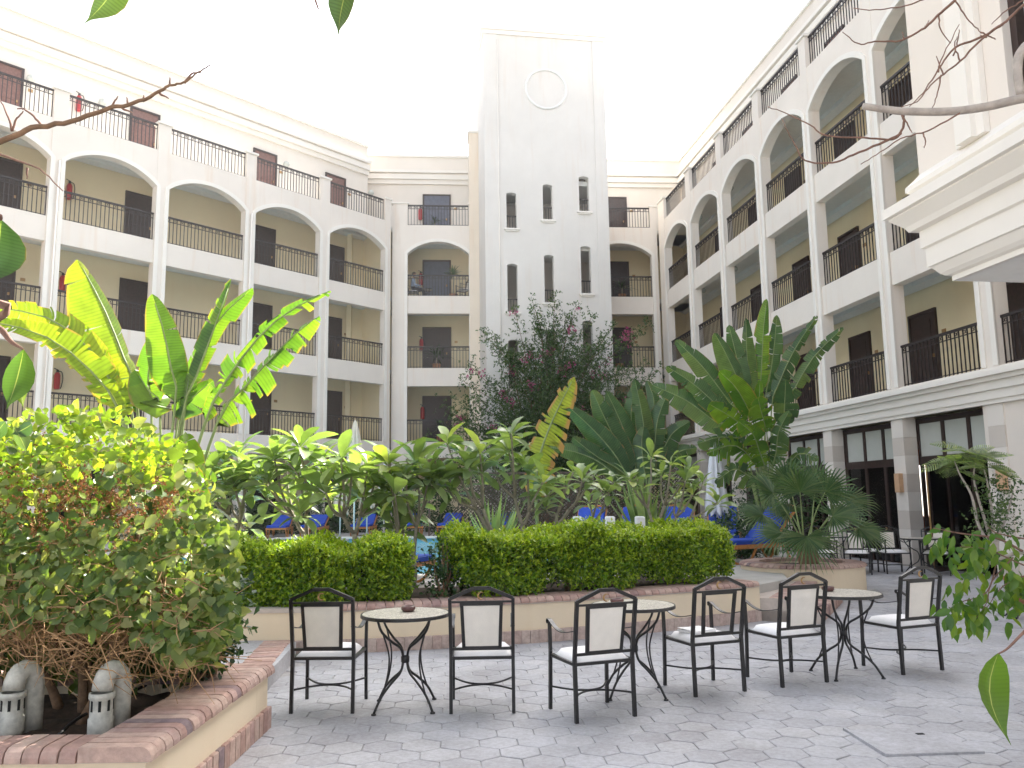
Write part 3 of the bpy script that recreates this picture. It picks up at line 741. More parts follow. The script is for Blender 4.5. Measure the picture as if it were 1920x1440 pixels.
# ---- right wing
RPx, RPy = 6.45, 34.9; RA = math.atan2(-0.991, 0.134)
rw = thing('hotel_wing', 'cream hotel wing on the right with restaurant doors below its galleries', 'building', (RPx, RPy, 0), RA, 'wings of the hotel around the courtyard')
ends = [3.77, 6.97, 10.12, 13.25, 16.33, 19.45, 22.6, 25.7]
rbays = [(e - 2.70, e) for e in ends]
cnt = [0]; jo = MB(); order = []
for e in (5, 4, 3, 2, 6, 1, 0, 7):
    for z in FL: order.append((rbays[e][0], rbays[e][1], z))
gallery_front(rw, rbays, 0.3, 26.3, 3.25, order, M['stucco'], cnt, jo, firstband=3.80)
gallery_body(rw, -2.0, 26.3, 3.25, 3.25)
tag(jo.build('balusters', M['rail'], rw), kind='stuff')
for bi, b in enumerate(rbays):
    for fi, z in enumerate(FL):
        x = b[0] + (1.55 if (bi + fi) % 2 else 1.35)
        door(rw, x, GD - 0.002, z - 0.03, 0.95, 2.12, 'wood_dark' if fi < 3 else 'wood_red')
        if fi < 3:
            q = MB(); q.lathe([(0.0, 0.0), (0.05, 0.0), (0.05, -0.03), (0.09, -0.06), (0.1, -0.12), (0.07, -0.18), (0, -0.2)], 10, ((b[0] + b[1]) / 2, 1.1, FL[fi + 1] - 0.222)); q.build('ceiling_lamp', M['frost'], rw, True)
# first-floor band (string course)
q = MB()
for (o, z0, z1) in ((0.06, 3.25, 3.33), (0.10, 3.331, 3.50), (0.16, 3.501, 3.66), (0.24, 3.661, 3.74), (0.34, 3.741, 3.83), (0.20, 3.831, 3.90)): q.box(0.3, 26.3, -o, 0.034, z0, z1)
q.build('string_course', M['trim'], rw)
# ground floor pillars in alternating courses, glazed fronts between
for e in [0.7] + ends[:6]:
    pl = MB(); pl.box(e + 0.02, e + 0.41, 0.02, 0.30, -0.02, 3.249); pl = pl.build('ground_pillar', M['stone_a'], rw)
    for k in range(8):
        q = MB(); q.box(e, e + 0.43, 0, 0.32, k * 0.405 + 0.002, k * 0.405 + 0.403 if k < 7 else 3.247); q.build('stone_course', M['stone_a' if k % 2 else 'stone_b'], pl)
for bi, e in enumerate(ends[:6]):
    x0 = (ends[bi - 1] if bi else 0.7) + 0.432; x1 = e - 0.002; y = 0.34
    if bi == 5: x1 = 19.30
    q = MB(); fw = 0.10 if bi < 5 else 0.05
    q.box(x0, x0 + fw, y, y + 0.08, 0, 3.24); q.box(x1 - fw, x1, y, y + 0.08, 0, 3.24); q.box(x0 + fw, x1 - fw, y, y + 0.08, 3.12, 3.24); q.box(x0 + fw, x1 - fw, y, y + 0.08, 2.22, 2.40)
    nn = 3; w = (x1 - x0 - 2 * fw) / nn
    for k in range(1, nn): q.box(x0 + fw + k * w - 0.05, x0 + fw + k * w + 0.05, y + 0.001, y + 0.079, 0.0, 3.119)
    fr = q.build('shopfront', M['wood_dark'], rw)
    for k in range(nn):
        a = x0 + fw + k * w + (0.05 if k else 0); b = x0 + fw + (k + 1) * w - (0.05 if k < nn - 1 else 0)
        q = MB(); q.box(a, b, y + 0.03, y + 0.045, 2.40, 3.12); q.build('transom_pane', M['frost'], fr)
        if bi == 5 and k == 0: continue
        q = MB(); q.box(a, b, y + 0.03, y + 0.04, 0.02, 2.22); q.build('pane', M['glass'], fr)
q = MB(); q.box(19.31, 26.3, 0.03, 0.4, -0.02, 3.249); q.build('ground_wall', M['stucco'], rw)
# open door leaf with brass edge
dl = MB(); Mx = Matrix.Translation((17.75, 0.3, 0)) @ Matrix.Rotation(math.radians(-62), 4, 'Z')
dl.box(0, 0.86, -0.02, 0.02, 0.02, 0.12, 0, Mx); dl.box(0, 0.86, -0.02, 0.02, 2.1, 2.2, 0, Mx); dl.box(0, 0.08, -0.02, 0.02, 0.12, 2.1, 0, Mx); dl.box(0.78, 0.86, -0.02, 0.02, 0.12, 2.1, 0, Mx)
dl = dl.build('open_door', M['wood_dark'], rw); MB().box(0.862, 0.875, -0.015, 0.015, 0.1, 2.2, 0, Mx).build('door_edge', M['brass'], dl); MB().box(0.08, 0.78, -0.004, 0.004, 0.12, 2.1, 0, Mx).build('pane', M['glass'], dl)
# restaurant room behind: walls, one daylight window at the back
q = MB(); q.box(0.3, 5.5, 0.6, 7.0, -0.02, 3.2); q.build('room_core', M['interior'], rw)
q = MB(); q.box(5.5, 22, 6.8, 7.0, -0.02, 0.8); q.box(5.5, 6.8, 6.8, 7.0, 0.8, 3.2); q.box(7.75, 12.5, 6.8, 7.0, 0.8, 3.2); q.box(13.7, 22, 6.8, 7.0, 0.8, 3.2); q.box(6.8, 7.75, 6.8, 7.0, 2.55, 3.2); q.box(12.5, 13.7, 6.8, 7.0, 2.55, 3.2); q.build('room_wall', M['orange_lit_wall'], rw)
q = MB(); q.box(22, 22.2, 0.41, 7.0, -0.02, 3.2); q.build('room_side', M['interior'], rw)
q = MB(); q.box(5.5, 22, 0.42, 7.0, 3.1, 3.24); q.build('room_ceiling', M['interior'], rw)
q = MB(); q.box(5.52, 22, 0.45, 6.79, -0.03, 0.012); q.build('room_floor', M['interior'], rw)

# ---- near bay on the right: jetty with heavy cornice
NA = math.atan2(-0.991, 0.134)
nb = thing('bay_wing', 'projecting upper bay at top right with heavy stepped cream cornice', 'building', (3.45, 6.25, 0), NA)
def offset_ring(o): return [(-o, -o), (12, -o), (12, 6.0), (-o, 6.0)]
prof = [(0, 3.25), (0, 3.29), (.03, 3.30), (.06, 3.325), (.10, 3.385), (.12, 3.39), (.12, 3.54), (.145, 3.55), (.145, 3.69), (.20, 3.70), (.22, 3.74), (.30, 3.82), (.30, 3.835), (.335, 3.84), (.335, 3.92), (.30, 3.94), (.16, 3.97), (.16, 4.0), (.20, 4.03), (.20, 4.07), (.15, 4.12), (.12, 4.16)]
v = []; f = []
for o, z in prof: v += [(x, y, z) for x, y in offset_ring(o)]
for i in range(len(prof) - 1):
    for j in range(4):
        a = i * 4 + j; b = i * 4 + (j + 1) % 4; f.append((a, b, b + 4, a + 4))
f.append((3, 2, 1, 0)); q = MB(); q.add(v, f); q.build('cornice', M['trim'], nb)
q = MB(); q.add([(.02, .02, 3.246), (11.9, .02, 3.246), (11.9, 5.9, 3.246), (.02, 5.9, 3.246)], [(0, 3, 2, 1)]); q.build('soffit', M['ceiling'], nb)
wo = -0.12
q = MB(); wall_with_holes(q, wo, 12, 4.15, 11.0, wo, 0.15, [(0.90, 2.2, 4.28, 7.3)], 0.02); q.box(wo, 0.15, 0.151, 6.0, 4.15, 11.0); q.box(0.151, 12, 2.0, 6.0, 4.15, 11); q.build('bay_wall', M['stucco'], nb)
q = MB(); q.box(0.45, 0.62, wo - 0.09, wo - 0.002, 4.15, 11); q.box(0.62, 0.70, wo - 0.05, wo - 0.002, 4.15, 11); q.box(0.38, 0.45, wo - 0.04, wo - 0.002, 4.15, 11); q.build('pilaster', M['trim'], nb)
wi = MB(); wi.box(0.901, 0.96, -0.06, 0.06, 4.281, 7.28); wi.box(1.10, 1.16, -0.06, 0.06, 4.281, 7.28); wi.box(2.12, 2.199, -0.06, 0.06, 4.281, 7.28); wi = wi.build('window', M['wood_dark'], nb)
MB().box(0.96, 1.10, 0.01, 0.02, 4.29, 7.27).build('pane', M['frost'], wi); MB().box(1.16, 2.12, 0.01, 0.02, 4.29, 7.27).build('pane', M['frost'], wi)
# support columns for the bay, right of the frame
for (x, y) in ((1.2, 4.2), (5.5, 0.6), (11, 0.6), (11, 5.5)):
    q = MB(); q.box(x, x + 0.5, y, y + 0.5, -0.02, 3.245); q.build('column', M['stone_a'], nb)

# ================================================================== PLANTERS, WALLS, STEPS
def coping_brick(w, L, h):
    prof = [(0.0, 0.0), (0.0, h * 0.35), (0.012, h * 0.72), (0.035, h * 0.95), (0.06, h), (L, h), (L, 0.0)]
    b = 0.004; q = MB(); n = len(prof)
    cy = L / 2; cz = h / 2
    v = [(-w / 2, y, z) for y, z in prof] + [(w / 2, y, z) for y, z in prof]
    f = [tuple(range(n)), tuple(range(n, 2 * n))[::-1]]
    f += [(i, n + i, n + (i + 1) % n, (i + 1) % n) for i in range(n)]
    q.add(v, f); return q.mesh('brick', M['brick'])
def bricks_along(parent, path, mesh, pitch, z, inward, jit=0.004, off=0.0, origin=(0, 0)):
    """lay bricks along a polyline; the brick's nose sits on the path, its length points to the inward side (+1 left, -1 right)"""
    pts = [Vector((x, y, 0)) for x, y in path]; L = [0]
    for i in range(1, len(pts)): L.append(L[-1] + (pts[i] - pts[i - 1]).length)
    n = int(L[-1] / pitch)
    for k in range(n):
        d = (k + 0.5) / n * L[-1]; i = 1
        while L[i] < d and i < len(L) - 1: i += 1
        t = (pts[i] - pts[i - 1]).normalized(); p = pts[i - 1] + t * (d - L[i - 1])
        nrm = Vector((-t.y, t.x, 0)) * inward
        if inward > 0: xax = t
        else: xax = -t
        Mx = Matrix((xax, nrm, Vector((0, 0, 1)))).transposed().to_4x4()
        loc = p + nrm * (off + rnd.uniform(-jit, jit)) + Vector((0, 0, z + rnd.uniform(-jit, jit) * 0.6))
        loc -= Vector((origin[0], origin[1], 0))
        link('brick', mesh, parent, mat4=Matrix.Translation(loc) @ Mx @ Matrix.Rotation(rnd.gauss(0, 0.012), 4, 'Z'))
def strip_wall(path, thick, side, z0, z1):
    """solid wall following a polyline, thickness to the given side"""
    pts = [Vector((x, y, 0)) for x, y in path]; n = len(pts); inn = []
    for i in range(n):
        t = (pts[min(i + 1, n - 1)] - pts[max(i - 1, 0)]).normalized(); inn.append(pts[i] + Vector((-t.y, t.x, 0)) * side * thick)
    q = MB(); v = []
    for p, r in zip(pts, inn): v += [(p.x, p.y, z0), (p.x, p.y, z1), (r.x, r.y, z1), (r.x, r.y, z0)]
    f = []
    for i in range(n - 1):
        a = i * 4; b = a + 4; f += [(a, b, b + 1, a + 1), (a + 1, b + 1, b + 2, a + 2), (a + 2, b + 2, b + 3, a + 3)]
    f += [(0, 1, 2, 3), (4 * n - 1, 4 * n - 2, 4 * n - 3, 4 * n - 4)]
    q.add(v, f); return q
CB = coping_brick(0.079, 0.355, 0.07); SK = MB().bbox(-0.044, 0.044, 0.0, 0.05, 0, 0.15, 0.006).mesh('brick', M['brick'])

pl = thing('brick_planter', 'raised planter at bottom left with brick coping and yellow rendered sides', 'planter')
q = MB(); q.box(-7, -1.80, 4.19, 4.38, -0.02, 0.375); q.box(-2.1, -1.80, 4.381, 5.94, -0.02, 0.375); q.box(-7, -1.80, 5.941, 6.19, -0.02, 0.375); q.build('planter_wall', M['planter'], pl)
q = MB(); q.box(-7, -1.785, 4.175, 4.37, 0.376, 0.43); q.box(-2.09, -1.785, 4.371, 5.93, 0.376, 0.43); q.box(-7, -1.785, 5.931, 6.20, 0.376, 0.43); q.build('mortar_bed', M['mortar'], pl)
bricks_along(pl, [(-1.76, 4.15), (-1.76, 6.22)], CB, 0.087, 0.382, 1)
bricks_along(pl, [(-5.2, 4.15), (-2.12, 4.15)], coping_brick(0.079, 0.245, 0.07), 0.087, 0.382, 1)
bricks_along(pl, [(-2.12, 6.22), (-5.2, 6.22)], CB, 0.087, 0.382, 1)
bricks_along(pl, [(-1.772, 4.16), (-1.772, 6.22)], SK, 0.095, 0, 1, 0.002)
bricks_along(pl, [(-5.2, 4.162), (-1.77, 4.162)], SK, 0.095, 0, 1, 0.002)
q = MB(); N = 30
for j in range(16):
    for i in range(N):
        pass
v = []; f = []; nx, ny = 60, 24
for j in range(ny + 1):
    for i in range(nx + 1):
        v.append((-7 + 4.95 * i / nx, 4.34 + 1.64 * j / ny, 0.30 + 0.035 * math.sin(i * 1.7 + j) * math.cos(j * 2.3 + i * 0.6) + rnd.uniform(-0.015, 0.015)))
for j in range(ny):
    for i in range(nx): a = j * (nx + 1) + i; f.append((a, a + 1, a + nx + 2, a + nx + 1))
q.add(v, f); q.build('soil', M['soil'], pl, True)

# step platform between planter and hedge wall
sp = tag(MB().prism([(-7, 6.2), (-2.02, 6.2), (-2.30, 8.9), (-2.38, 9.06), (-7, 9.06)], -0.02, 0.145).build('raised_path', M['paver']), kind='structure')
bricks_along(sp, [(-2.0, 6.24), (-2.36, 9.02)], coping_brick(0.098, 0.30, 0.07), 0.105, 0.088, 1)

# curved hedge wall
WP = [(-7, 9.06), (-2.1, 9.06), (-1.53, 9.14), (-0.68, 9.32), (0.2, 9.56), (0.85, 9.80), (1.48, 10.08), (2.3, 10.48), (3.18, 10.95)]
hw = thing('garden_wall', 'low yellow wall with brick coping and brick foot in front of the hedges', 'wall')
strip_wall(WP, 0.36, 1, -0.02, 0.425).build('wall_body', M['planter'], hw)
strip_wall([(x, y - 0.012) for x, y in WP], 0.37, 1, 0.426, 0.47).build('mortar_bed', M['mortar'], hw)
bricks_along(hw, [(x, y - 0.03) for x, y in WP[1:]], coping_brick(0.092, 0.40, 0.06), 0.10, 0.44, 1)
SKS = MB().bbox(-0.0485, 0.0485, 0.0, 0.05, 0, 0.14, 0.004).mesh('brick', M['brick_soft'])
bricks_along(hw, [(-3.4, 9.02)] + [(x, y - 0.04) for x, y in WP[1:]], SKS, 0.10, 0, 1, 0.002)
bed = tag(strip_wall([(x, y + 0.3) for x, y in WP], 1.75, 1, 0.1, 0.44).build('planting_bed', M['soil']), kind='structure')

# steps up to the pool terrace
st = thing('brick_steps', 'brick edged steps rising from the patio beside the hedge wall', 'steps')
E0 = Vector((3.28, 10.9, 0)); E1 = Vector((4.35, 12.95, 0)); td = (E1 - E0).normalized(); on = Vector((td.y, -td.x, 0))
for k, (o, z) in enumerate(((0.62, 0.15), (0.28, 0.30))):
    a = E0 + on * o; b = E1 + on * o; c = E1 - on * 0.6; d = E0 - on * 0.6
    MB().prism([(p.x, p.y) for p in (a, b, c, d)], -0.02, z - 0.012).build('step', M['mortar'], st)
    bricks_along(st, [(a.x + on.x * 0.015, a.y + on.y * 0.015), (b.x + on.x * 0.015, b.y + on.y * 0.015)], MB().bbox(-0.046, 0.046, 0, 0.30, -0.16, 0, 0.012).mesh('brick', M['brick']), 0.10, z, 1, 0.002)

# round palm planter
CPX, CPY, CPR = 4.74, 13.85, 0.97
rp = thing('round_planter', 'round yellow planter with brick rim holding a fan palm', 'planter', (CPX, CPY, 0))
circ = [(CPR * math.cos(2 * PI * i / 48), CPR * math.sin(2 * PI * i / 48)) for i in range(49)]
strip_wall(circ, 0.3, 1, -0.02, 0.46).build('planter_wall', M['planter'], rp)
bricks_along(rp, [(x * 1.025, y * 1.025) for x, y in circ], coping_brick(0.088, 0.32, 0.055), 0.1, 0.463, 1)
MB().prism([(x * 0.75, y * 0.75) for x, y in circ[:-1]], 0.1, 0.44).build('soil', M['soil'], rp)

# ================================================================== FURNITURE
CH_GROUP = 'iron chairs on the patio'
def make_chair(label, group, panel=True):
    c = thing('iron_chair', label, 'chair', group=group)
    hw_, dp = 0.238, 0.215; I = M['iron']
    for s in (-1, 1):
        q = MB(); q.bar((s * hw_ * 1.0, -dp - 0.012, 0), (s * hw_, -dp, 0.44), 0.026, 0.026, (0, 1, 0)); q.bar((s * hw_, -dp, 0.44), (s * (hw_ + 0.004), -dp - 0.072, 0.862), 0.026, 0.026, (0, 1, 0)); q.build('leg', I, c)
        q = MB(); q.bar((s * hw_ * 1.03, dp + 0.015, 0), (s * hw_ * 1.02, dp, 0.44), 0.024, 0.024, (0, 1, 0)); q.bar((s * hw_ * 1.02, dp, 0.44), (s * hw_ * 1.03, dp + 0.004, 0.655), 0.024, 0.024, (0, 1, 0)); q.build('leg', I, c)
        pts = [(s * hw_, -dp - 0.035, 0.645), (s * hw_, -dp + 0.10, 0.618), (s * hw_ * 1.01, -dp + 0.22, 0.605), (s * hw_ * 1.02, dp - 0.1, 0.628), (s * hw_ * 1.03, dp - 0.02, 0.664), (s * hw_ * 1.03, dp + 0.022, 0.672), (s * hw_ * 1.03, dp + 0.034, 0.654), (s * hw_ * 1.03, dp + 0.022, 0.64)]
        P = smooth_path(pts, 4); q = MB(); base = []
        for p in P: base += [p + Vector((-0.017, 0, 0)), p + Vector((0.017, 0, 0)), p + Vector((0.017, 0, 0.006)), p + Vector((-0.017, 0, 0.006))]
        f = []
        for i in range(len(P) - 1):
            for j in range(4): a = i * 4 + j; b = i * 4 + (j + 1) % 4; f.append((a, b, b + 4, a + 4))
        q.add(base, f); q.build('armrest', I, c)
    def bk(x, z): return (x, -dp - 0.072 * (z - 0.44) / 0.42, z)
    q = MB(); gp = [(-hw_ - 0.004, 0.858), (-0.062, 0.935), (0.062, 0.935), (hw_ + 0.004, 0.858)]
    for a, b in zip(gp[:-1], gp[1:]): q.bar(bk(*a), bk(*b), 0.026, 0.026, (0, 1, 0))
    q.build('top_rail', I, c)
    q = MB(); q.bar(bk(-hw_, 0.832), bk(hw_, 0.832), 0.016, 0.016); q.build('crossbar', I, c)
    q = MB(); q.bar(bk(-hw_, 0.474), bk(hw_, 0.474), 0.018, 0.020); q.build('lower_rail', I, c)
    q = MB(); T = (-0.152, 0.152, 0.824); B = (-0.138, 0.138, 0.470)
    q.bar(bk(T[0], T[2]), bk(B[0], B[2]), 0.026, 0.02, (0, 1, 0)); q.bar(bk(T[1], T[2]), bk(B[1], B[2]), 0.026, 0.02, (0, 1, 0)); q.bar(bk(T[0] - .013, T[2] - 0.005), bk(T[1] + .013, T[2] - 0.005), 0.02, 0.03); q.bar(bk(B[0] - .013, B[2] + 0.012), bk(B[1] + .013, B[2] + 0.012), 0.02, 0.026)
    bf = q.build('back_frame', I, c)
    if panel:
        q = MB(); v = []; f = []
        for j in range(7):
            t = j / 6; z = 0.482 + (0.812 - 0.482) * t; hx = 0.126 + 0.014 * t
            for i in range(5):
                u = i / 4 - 0.5; p = bk(2 * u * hx, z); bul = 0.010 * (1 - (2 * u) ** 4) * (1 - (2 * t - 1) ** 4)
                v += [(p[0], p[1] - 0.006 - bul, p[2]), (p[0], p[1] + 0.006 + bul, p[2])]
        for j in range(6):
            for i in range(4):
                a = (j * 5 + i) * 2; b = a + 2; d = a + 10; e = d + 2; f += [(a, b, e, d), (a + 1, d + 1, e + 1, b + 1)]
        q.add(v, f); q.build('back_panel', M['fabric'], bf, True)
    q = MB(); z = 0.405
    q.bar((-hw_, -dp, z), (hw_, -dp, z), 0.02, 0.022); q.bar((-hw_, dp, z), (hw_, dp, z), 0.02, 0.022); q.bar((-hw_, -dp, z), (-hw_, dp, z), 0.02, 0.022); q.bar((hw_, -dp, z), (hw_, dp, z), 0.02, 0.022)
    q.build('seat_frame', I, c)
    q = MB(); v = []; f = []; N = 10
    for j in range(N + 1):
        for i in range(N + 1):
            u = i / N * 2 - 1; w = j / N * 2 - 1; e = max(0, 1 - abs(u) ** 5) * max(0, 1 - abs(w) ** 5)
            sx = 1 - 0.03 * abs(w) ** 4; sy = 1 - 0.03 * abs(u) ** 4
            v.append((u * 0.222 * sx, w * 0.205 * sy, 0.420 + 0.040 * e ** 0.22 + 0.008 * e))
    n1 = len(v)
    for j in range(N):
        for i in range(N): a = j * (N + 1) + i; f.append((a, a + 1, a + N + 2, a + N + 1))
    rim = [i for i in range(N + 1)] + [(N + 1) * j + N for j in range(1, N + 1)] + [(N + 1) * N + i for i in range(N - 1, -1, -1)] + [(N + 1) * j for j in range(N - 1, 0, -1)]
    for i in rim: v.append((v[i][0], v[i][1], 0.415))
    for k in range(len(rim)): k2 = (k + 1) % len(rim); f.append((rim[k], n1 + k, n1 + k2, rim[k2]))
    q.add(v, f); q.build('seat_cushion', M['cushion'], c, True)
    q = MB()
    A = smooth_path([(-hw_, -dp, 0.17), (-0.12, -0.06, 0.165), (0, -0.012, 0.165), (0.12, -0.06, 0.165), (hw_, -dp, 0.17)], 5); q.tube(A, 0.008, 5)
    A = smooth_path([(-hw_, dp, 0.17), (-0.12, 0.06, 0.165), (0, 0.005, 0.165), (0.12, 0.06, 0.165), (hw_, dp, 0.17)], 5); q.tube(A, 0.008, 5)
    q.build('stretcher', I, c, True)
    q = MB(); cz = 0.878; cy = -dp - 0.072 * (cz - 0.44) / 0.42
    arc = [math.radians(50 + 260 * i / 12) for i in range(13)]
    q.tube([(0.026 * math.cos(a), cy, cz + 0.026 * math.sin(a)) for a in arc], [0.002 + 0.006 * math.sin(PI * i / 12) for i in range(13)], 6)
    q.build('crescent', M['brass'], c, True)
    return c
def place(o, loc, rz): o.location = loc; o.rotation_euler = (0, 0, rz); return o
ch = make_chair('black iron chair with cream back panel, nearest the brick planter, left of first mosaic table', CH_GROUP)
def chair_copy(label, loc, rz, src=ch, group=CH_GROUP):
    c = copy_tree(src); c['label'] = label; c['group'] = group; return place(c, loc, rz)
place(ch, (-1.485, 6.81, 0), math.radians(-2))
chair_copy('black iron chair with cream back panel directly right of the leftmost mosaic table', (-0.262, 6.75, 0), math.radians(1))
chair_copy('black iron chair nearest the camera, turned left, in front of the middle mosaic table', (0.575, 6.505, 0), math.radians(21))
ch4 = make_chair('black iron chair with empty open back frame and papers on its seat', CH_GROUP, panel=False); place(ch4, (1.595, 7.24, 0), math.radians(21))
chair_copy('black iron chair with cream back panel between the open-backed chair and right mosaic table', (2.388, 7.53, 0), math.radians(22))
chair_copy('rightmost patio chair, black iron with cream back panel, right of the last mosaic table', (3.605, 7.95, 0), math.radians(22))
# booklet on the open-backed chair
bkl = thing('booklet', 'white booklet lying on the seat of the open-backed chair', 'booklet', (1.55, 7.24, 0.470), math.radians(34))
q = MB(); q.box(-0.13, 0.13, -0.10, 0.10, 0, 0.018); q.build('pages', M['cushion'], bkl)
q = MB(); q.add([(-0.132, -0.102, 0.019), (0.132, -0.102, 0.019), (0.132, 0.102, 0.021), (-0.132, 0.102, 0.032), (0.0, 0.102, 0.024), (0, -0.102, 0.020)], [(0, 5, 4, 3), (5, 1, 2, 4)]); q.build('cover', M['white'], bkl)

TB_GROUP = 'mosaic bistro tables on the patio'
def make_table(label):
    t = thing('bistro_table', label, 'table', group=TB_GROUP); I = M['iron']
    q = MB(); q.lathe([(0.0, 0.722), (0.338, 0.722), (0.343, 0.718), (0.343, 0.700), (0.0, 0.700)], 48); top = q.build('table_top', M['mosaic'], t)
    q = MB(); q.lathe([(0.344, 0.722), (0.352, 0.721), (0.354, 0.696), (0.344, 0.694), (0.344, 0.722)], 48); q.build('rim', I, top)
    for k in range(4):
        a = PI / 4 + k * PI / 2; c_, s_ = math.cos(a), math.sin(a)
        def pp(r, z): return (r * c_, r * s_, z)
        q = MB(); q.tube(smooth_path([pp(0.285, 0.698), pp(0.24, 0.60), pp(0.14, 0.515), pp(0.055, 0.46), pp(0.026, 0.40), pp(0.026, 0.33), pp(0.055, 0.265), pp(0.14, 0.205), pp(0.24, 0.12), pp(0.315, 0.01)], 4), 0.0105, 6)
        q.lathe([(0, 0.014), (0.018, 0.012), (0.02, 0.0)], 8, (0.315 * c_, 0.315 * s_, 0)); lg = q.build('leg', I, t, True)
        q = MB(); q.tube(smooth_path([pp(0.228, 0.585), pp(0.175, 0.45), pp(0.165, 0.36), pp(0.185, 0.25), pp(0.232, 0.13)], 4), 0.007, 5); q.build('brace', I, lg, True)
    q = MB(); q.lathe([(0.03, 0.34), (0.034, 0.345), (0.034, 0.385), (0.03, 0.39)], 12); q.build('collar', I, t, True)
    return t
tb = make_table('round mosaic bistro table between the two leftmost patio chairs'); place(tb, (-0.875, 6.74, 0), math.radians(4))
t2 = copy_tree(tb); t2['label'] = 'round mosaic bistro table half hidden behind the chair nearest the camera'; place(t2, (0.985, 7.07, 0), math.radians(-3))
t3 = copy_tree(tb); t3['label'] = 'round mosaic bistro table at right between the last two patio chairs'; place(t3, (2.975, 7.69, 0), math.radians(8))
def make_ashtray(label, loc):
    a = thing('ashtray', label, 'ashtray', loc, group='clay ashtrays on the tables')
    q = MB(); q.lathe([(0, 0.002), (0.04, 0.0), (0.056, 0.016), (0.058, 0.032), (0.05, 0.043), (0.042, 0.044), (0.036, 0.034), (0.03, 0.014), (0, 0.012)], 18); q.build('bowl', M['clay'], a, True)
    return a
make_ashtray('dark red clay ashtray on the leftmost mosaic table', (-0.86, 6.80, 0.7225))
make_ashtray('dark clay ashtray on the middle mosaic table behind a chair', (0.86, 7.10, 0.7225))
make_ashtray('dark red clay ashtray on the right mosaic table', (2.90, 7.80, 0.7225))
# far chairs and table by the restaurant
for k, (x, y, r, lab) in enumerate([(6.35, 17.3, 176, 'far iron chair with white seat half hidden by the fan palm leaves'), (6.95, 17.0, 160, 'second far iron chair from the fan palm, below the restaurant front'), (7.35, 17.5, 185, 'third far iron chair from the fan palm, below the restaurant front'),
                                    (7.72, 17.05, 178, 'far iron chair standing before the striped restaurant pillar'), (8.35, 16.6, 150, 'far iron chair with white back at the open restaurant door')]):
    chair_copy(lab, (x, y, 0), math.radians(r), group='chairs by the restaurant front')
ft = copy_tree(tb); ft['label'] = 'far bistro table in front of the striped restaurant pillar'; place(ft, (8.0, 16.5, 0), 0.3); ft['group'] = 'tables by the restaurant front'
ft2 = copy_tree(tb); ft2['label'] = 'far bistro table behind the fan palm leaves near the restaurant'; place(ft2, (6.75, 17.75, 0), 0.6); ft2['group'] = 'tables by the restaurant front'

# wall lamps on the restaurant pillars
rwm = Matrix.Translation((RPx, RPy, 0)) @ Matrix.Rotation(RA, 4, 'Z')
for x, lab in ((16.33 + 0.21, 'slatted wooden wall lamp on the striped restaurant pillar'), (19.75, 'slatted wooden wall lamp on plain wall right of the restaurant door')):
    p = rwm @ Vector((x, 0.0, 1.62)); wl = thing('wall_lamp', lab, 'wall lamp', p, RA, 'wall lamps of the restaurant')
    q = MB(); q.box(-0.09, 0.09, -0.10, 0.0, 0, 0.42); q.build('lamp_box', M['lampwood'], wl)
    for k in range(7):
        q = MB(); q.box(0.091, 0.10, -0.105, -0.01, 0.03 + k * 0.055, 0.06 + k * 0.055); q.build('slat', M['lampwood'], wl)

# fire extinguishers
EXG = 'red fire extinguishers in the galleries'
def extinguisher(root_p, px, py, depth, lab):
    rx, ry, ra = root_p; x, z = local_on(rx, ry, ra, px, py, depth - 0.12)
    p = Matrix.Translation((rx, ry, 0)) @ Matrix.Rotation(ra, 4, 'Z') @ Vector((x, depth - 0.12, z - 0.3))
    e = thing('fire_extinguisher', lab, 'fire extinguisher', p, ra, EXG)
    q = MB(); q.lathe([(0, 0), (0.085, 0.0), (0.09, 0.03), (0.09, 0.44), (0.06, 0.52), (0.03, 0.54), (0, 0.54)], 12); q.build('cylinder', M['red'], e, True)
    q = MB(); q.box(-0.03, 0.03, -0.03, 0.03, 0.54, 0.62); q.bar((0, 0, 0.62), (-0.11, 0, 0.66), 0.02); q.build('valve', M['hose'], e)
    q = MB(); q.tube(smooth_path([(0.03, 0, 0.58), (0.12, -0.02, 0.55), (0.155, -0.03, 0.35), (0.13, -0.03, 0.12), (0.10, -0.03, 0.02)], 4), 0.014, 5); q.build('hose', M['hose'], e, True)
lp_ = (LPx, LPy, LA); bp_ = (BPx, BPy, BA)
for fl, (px, py) in enumerate([(107, 712), (117, 530), (130, 357), (148, 192)]):
    extinguisher(lp_, px, py, GD, 'red fire extinguisher on left wing wall, %s gallery' % ('first', 'second', 'arched third', 'open top')[fl])
for fl, (px, py) in enumerate([(792, 773), (790, 645), (789, 522), (788, 400)]):
    extinguisher(bp_, px, py, 2.15, 'red fire extinguisher left of tower, %s back gallery' % ('first', 'second', 'arched third', 'open top')[fl])
extinguisher((RPx, RPy, RA), 1337, 505, GD, 'red fire extinguisher on right wing wall, arched third gallery')

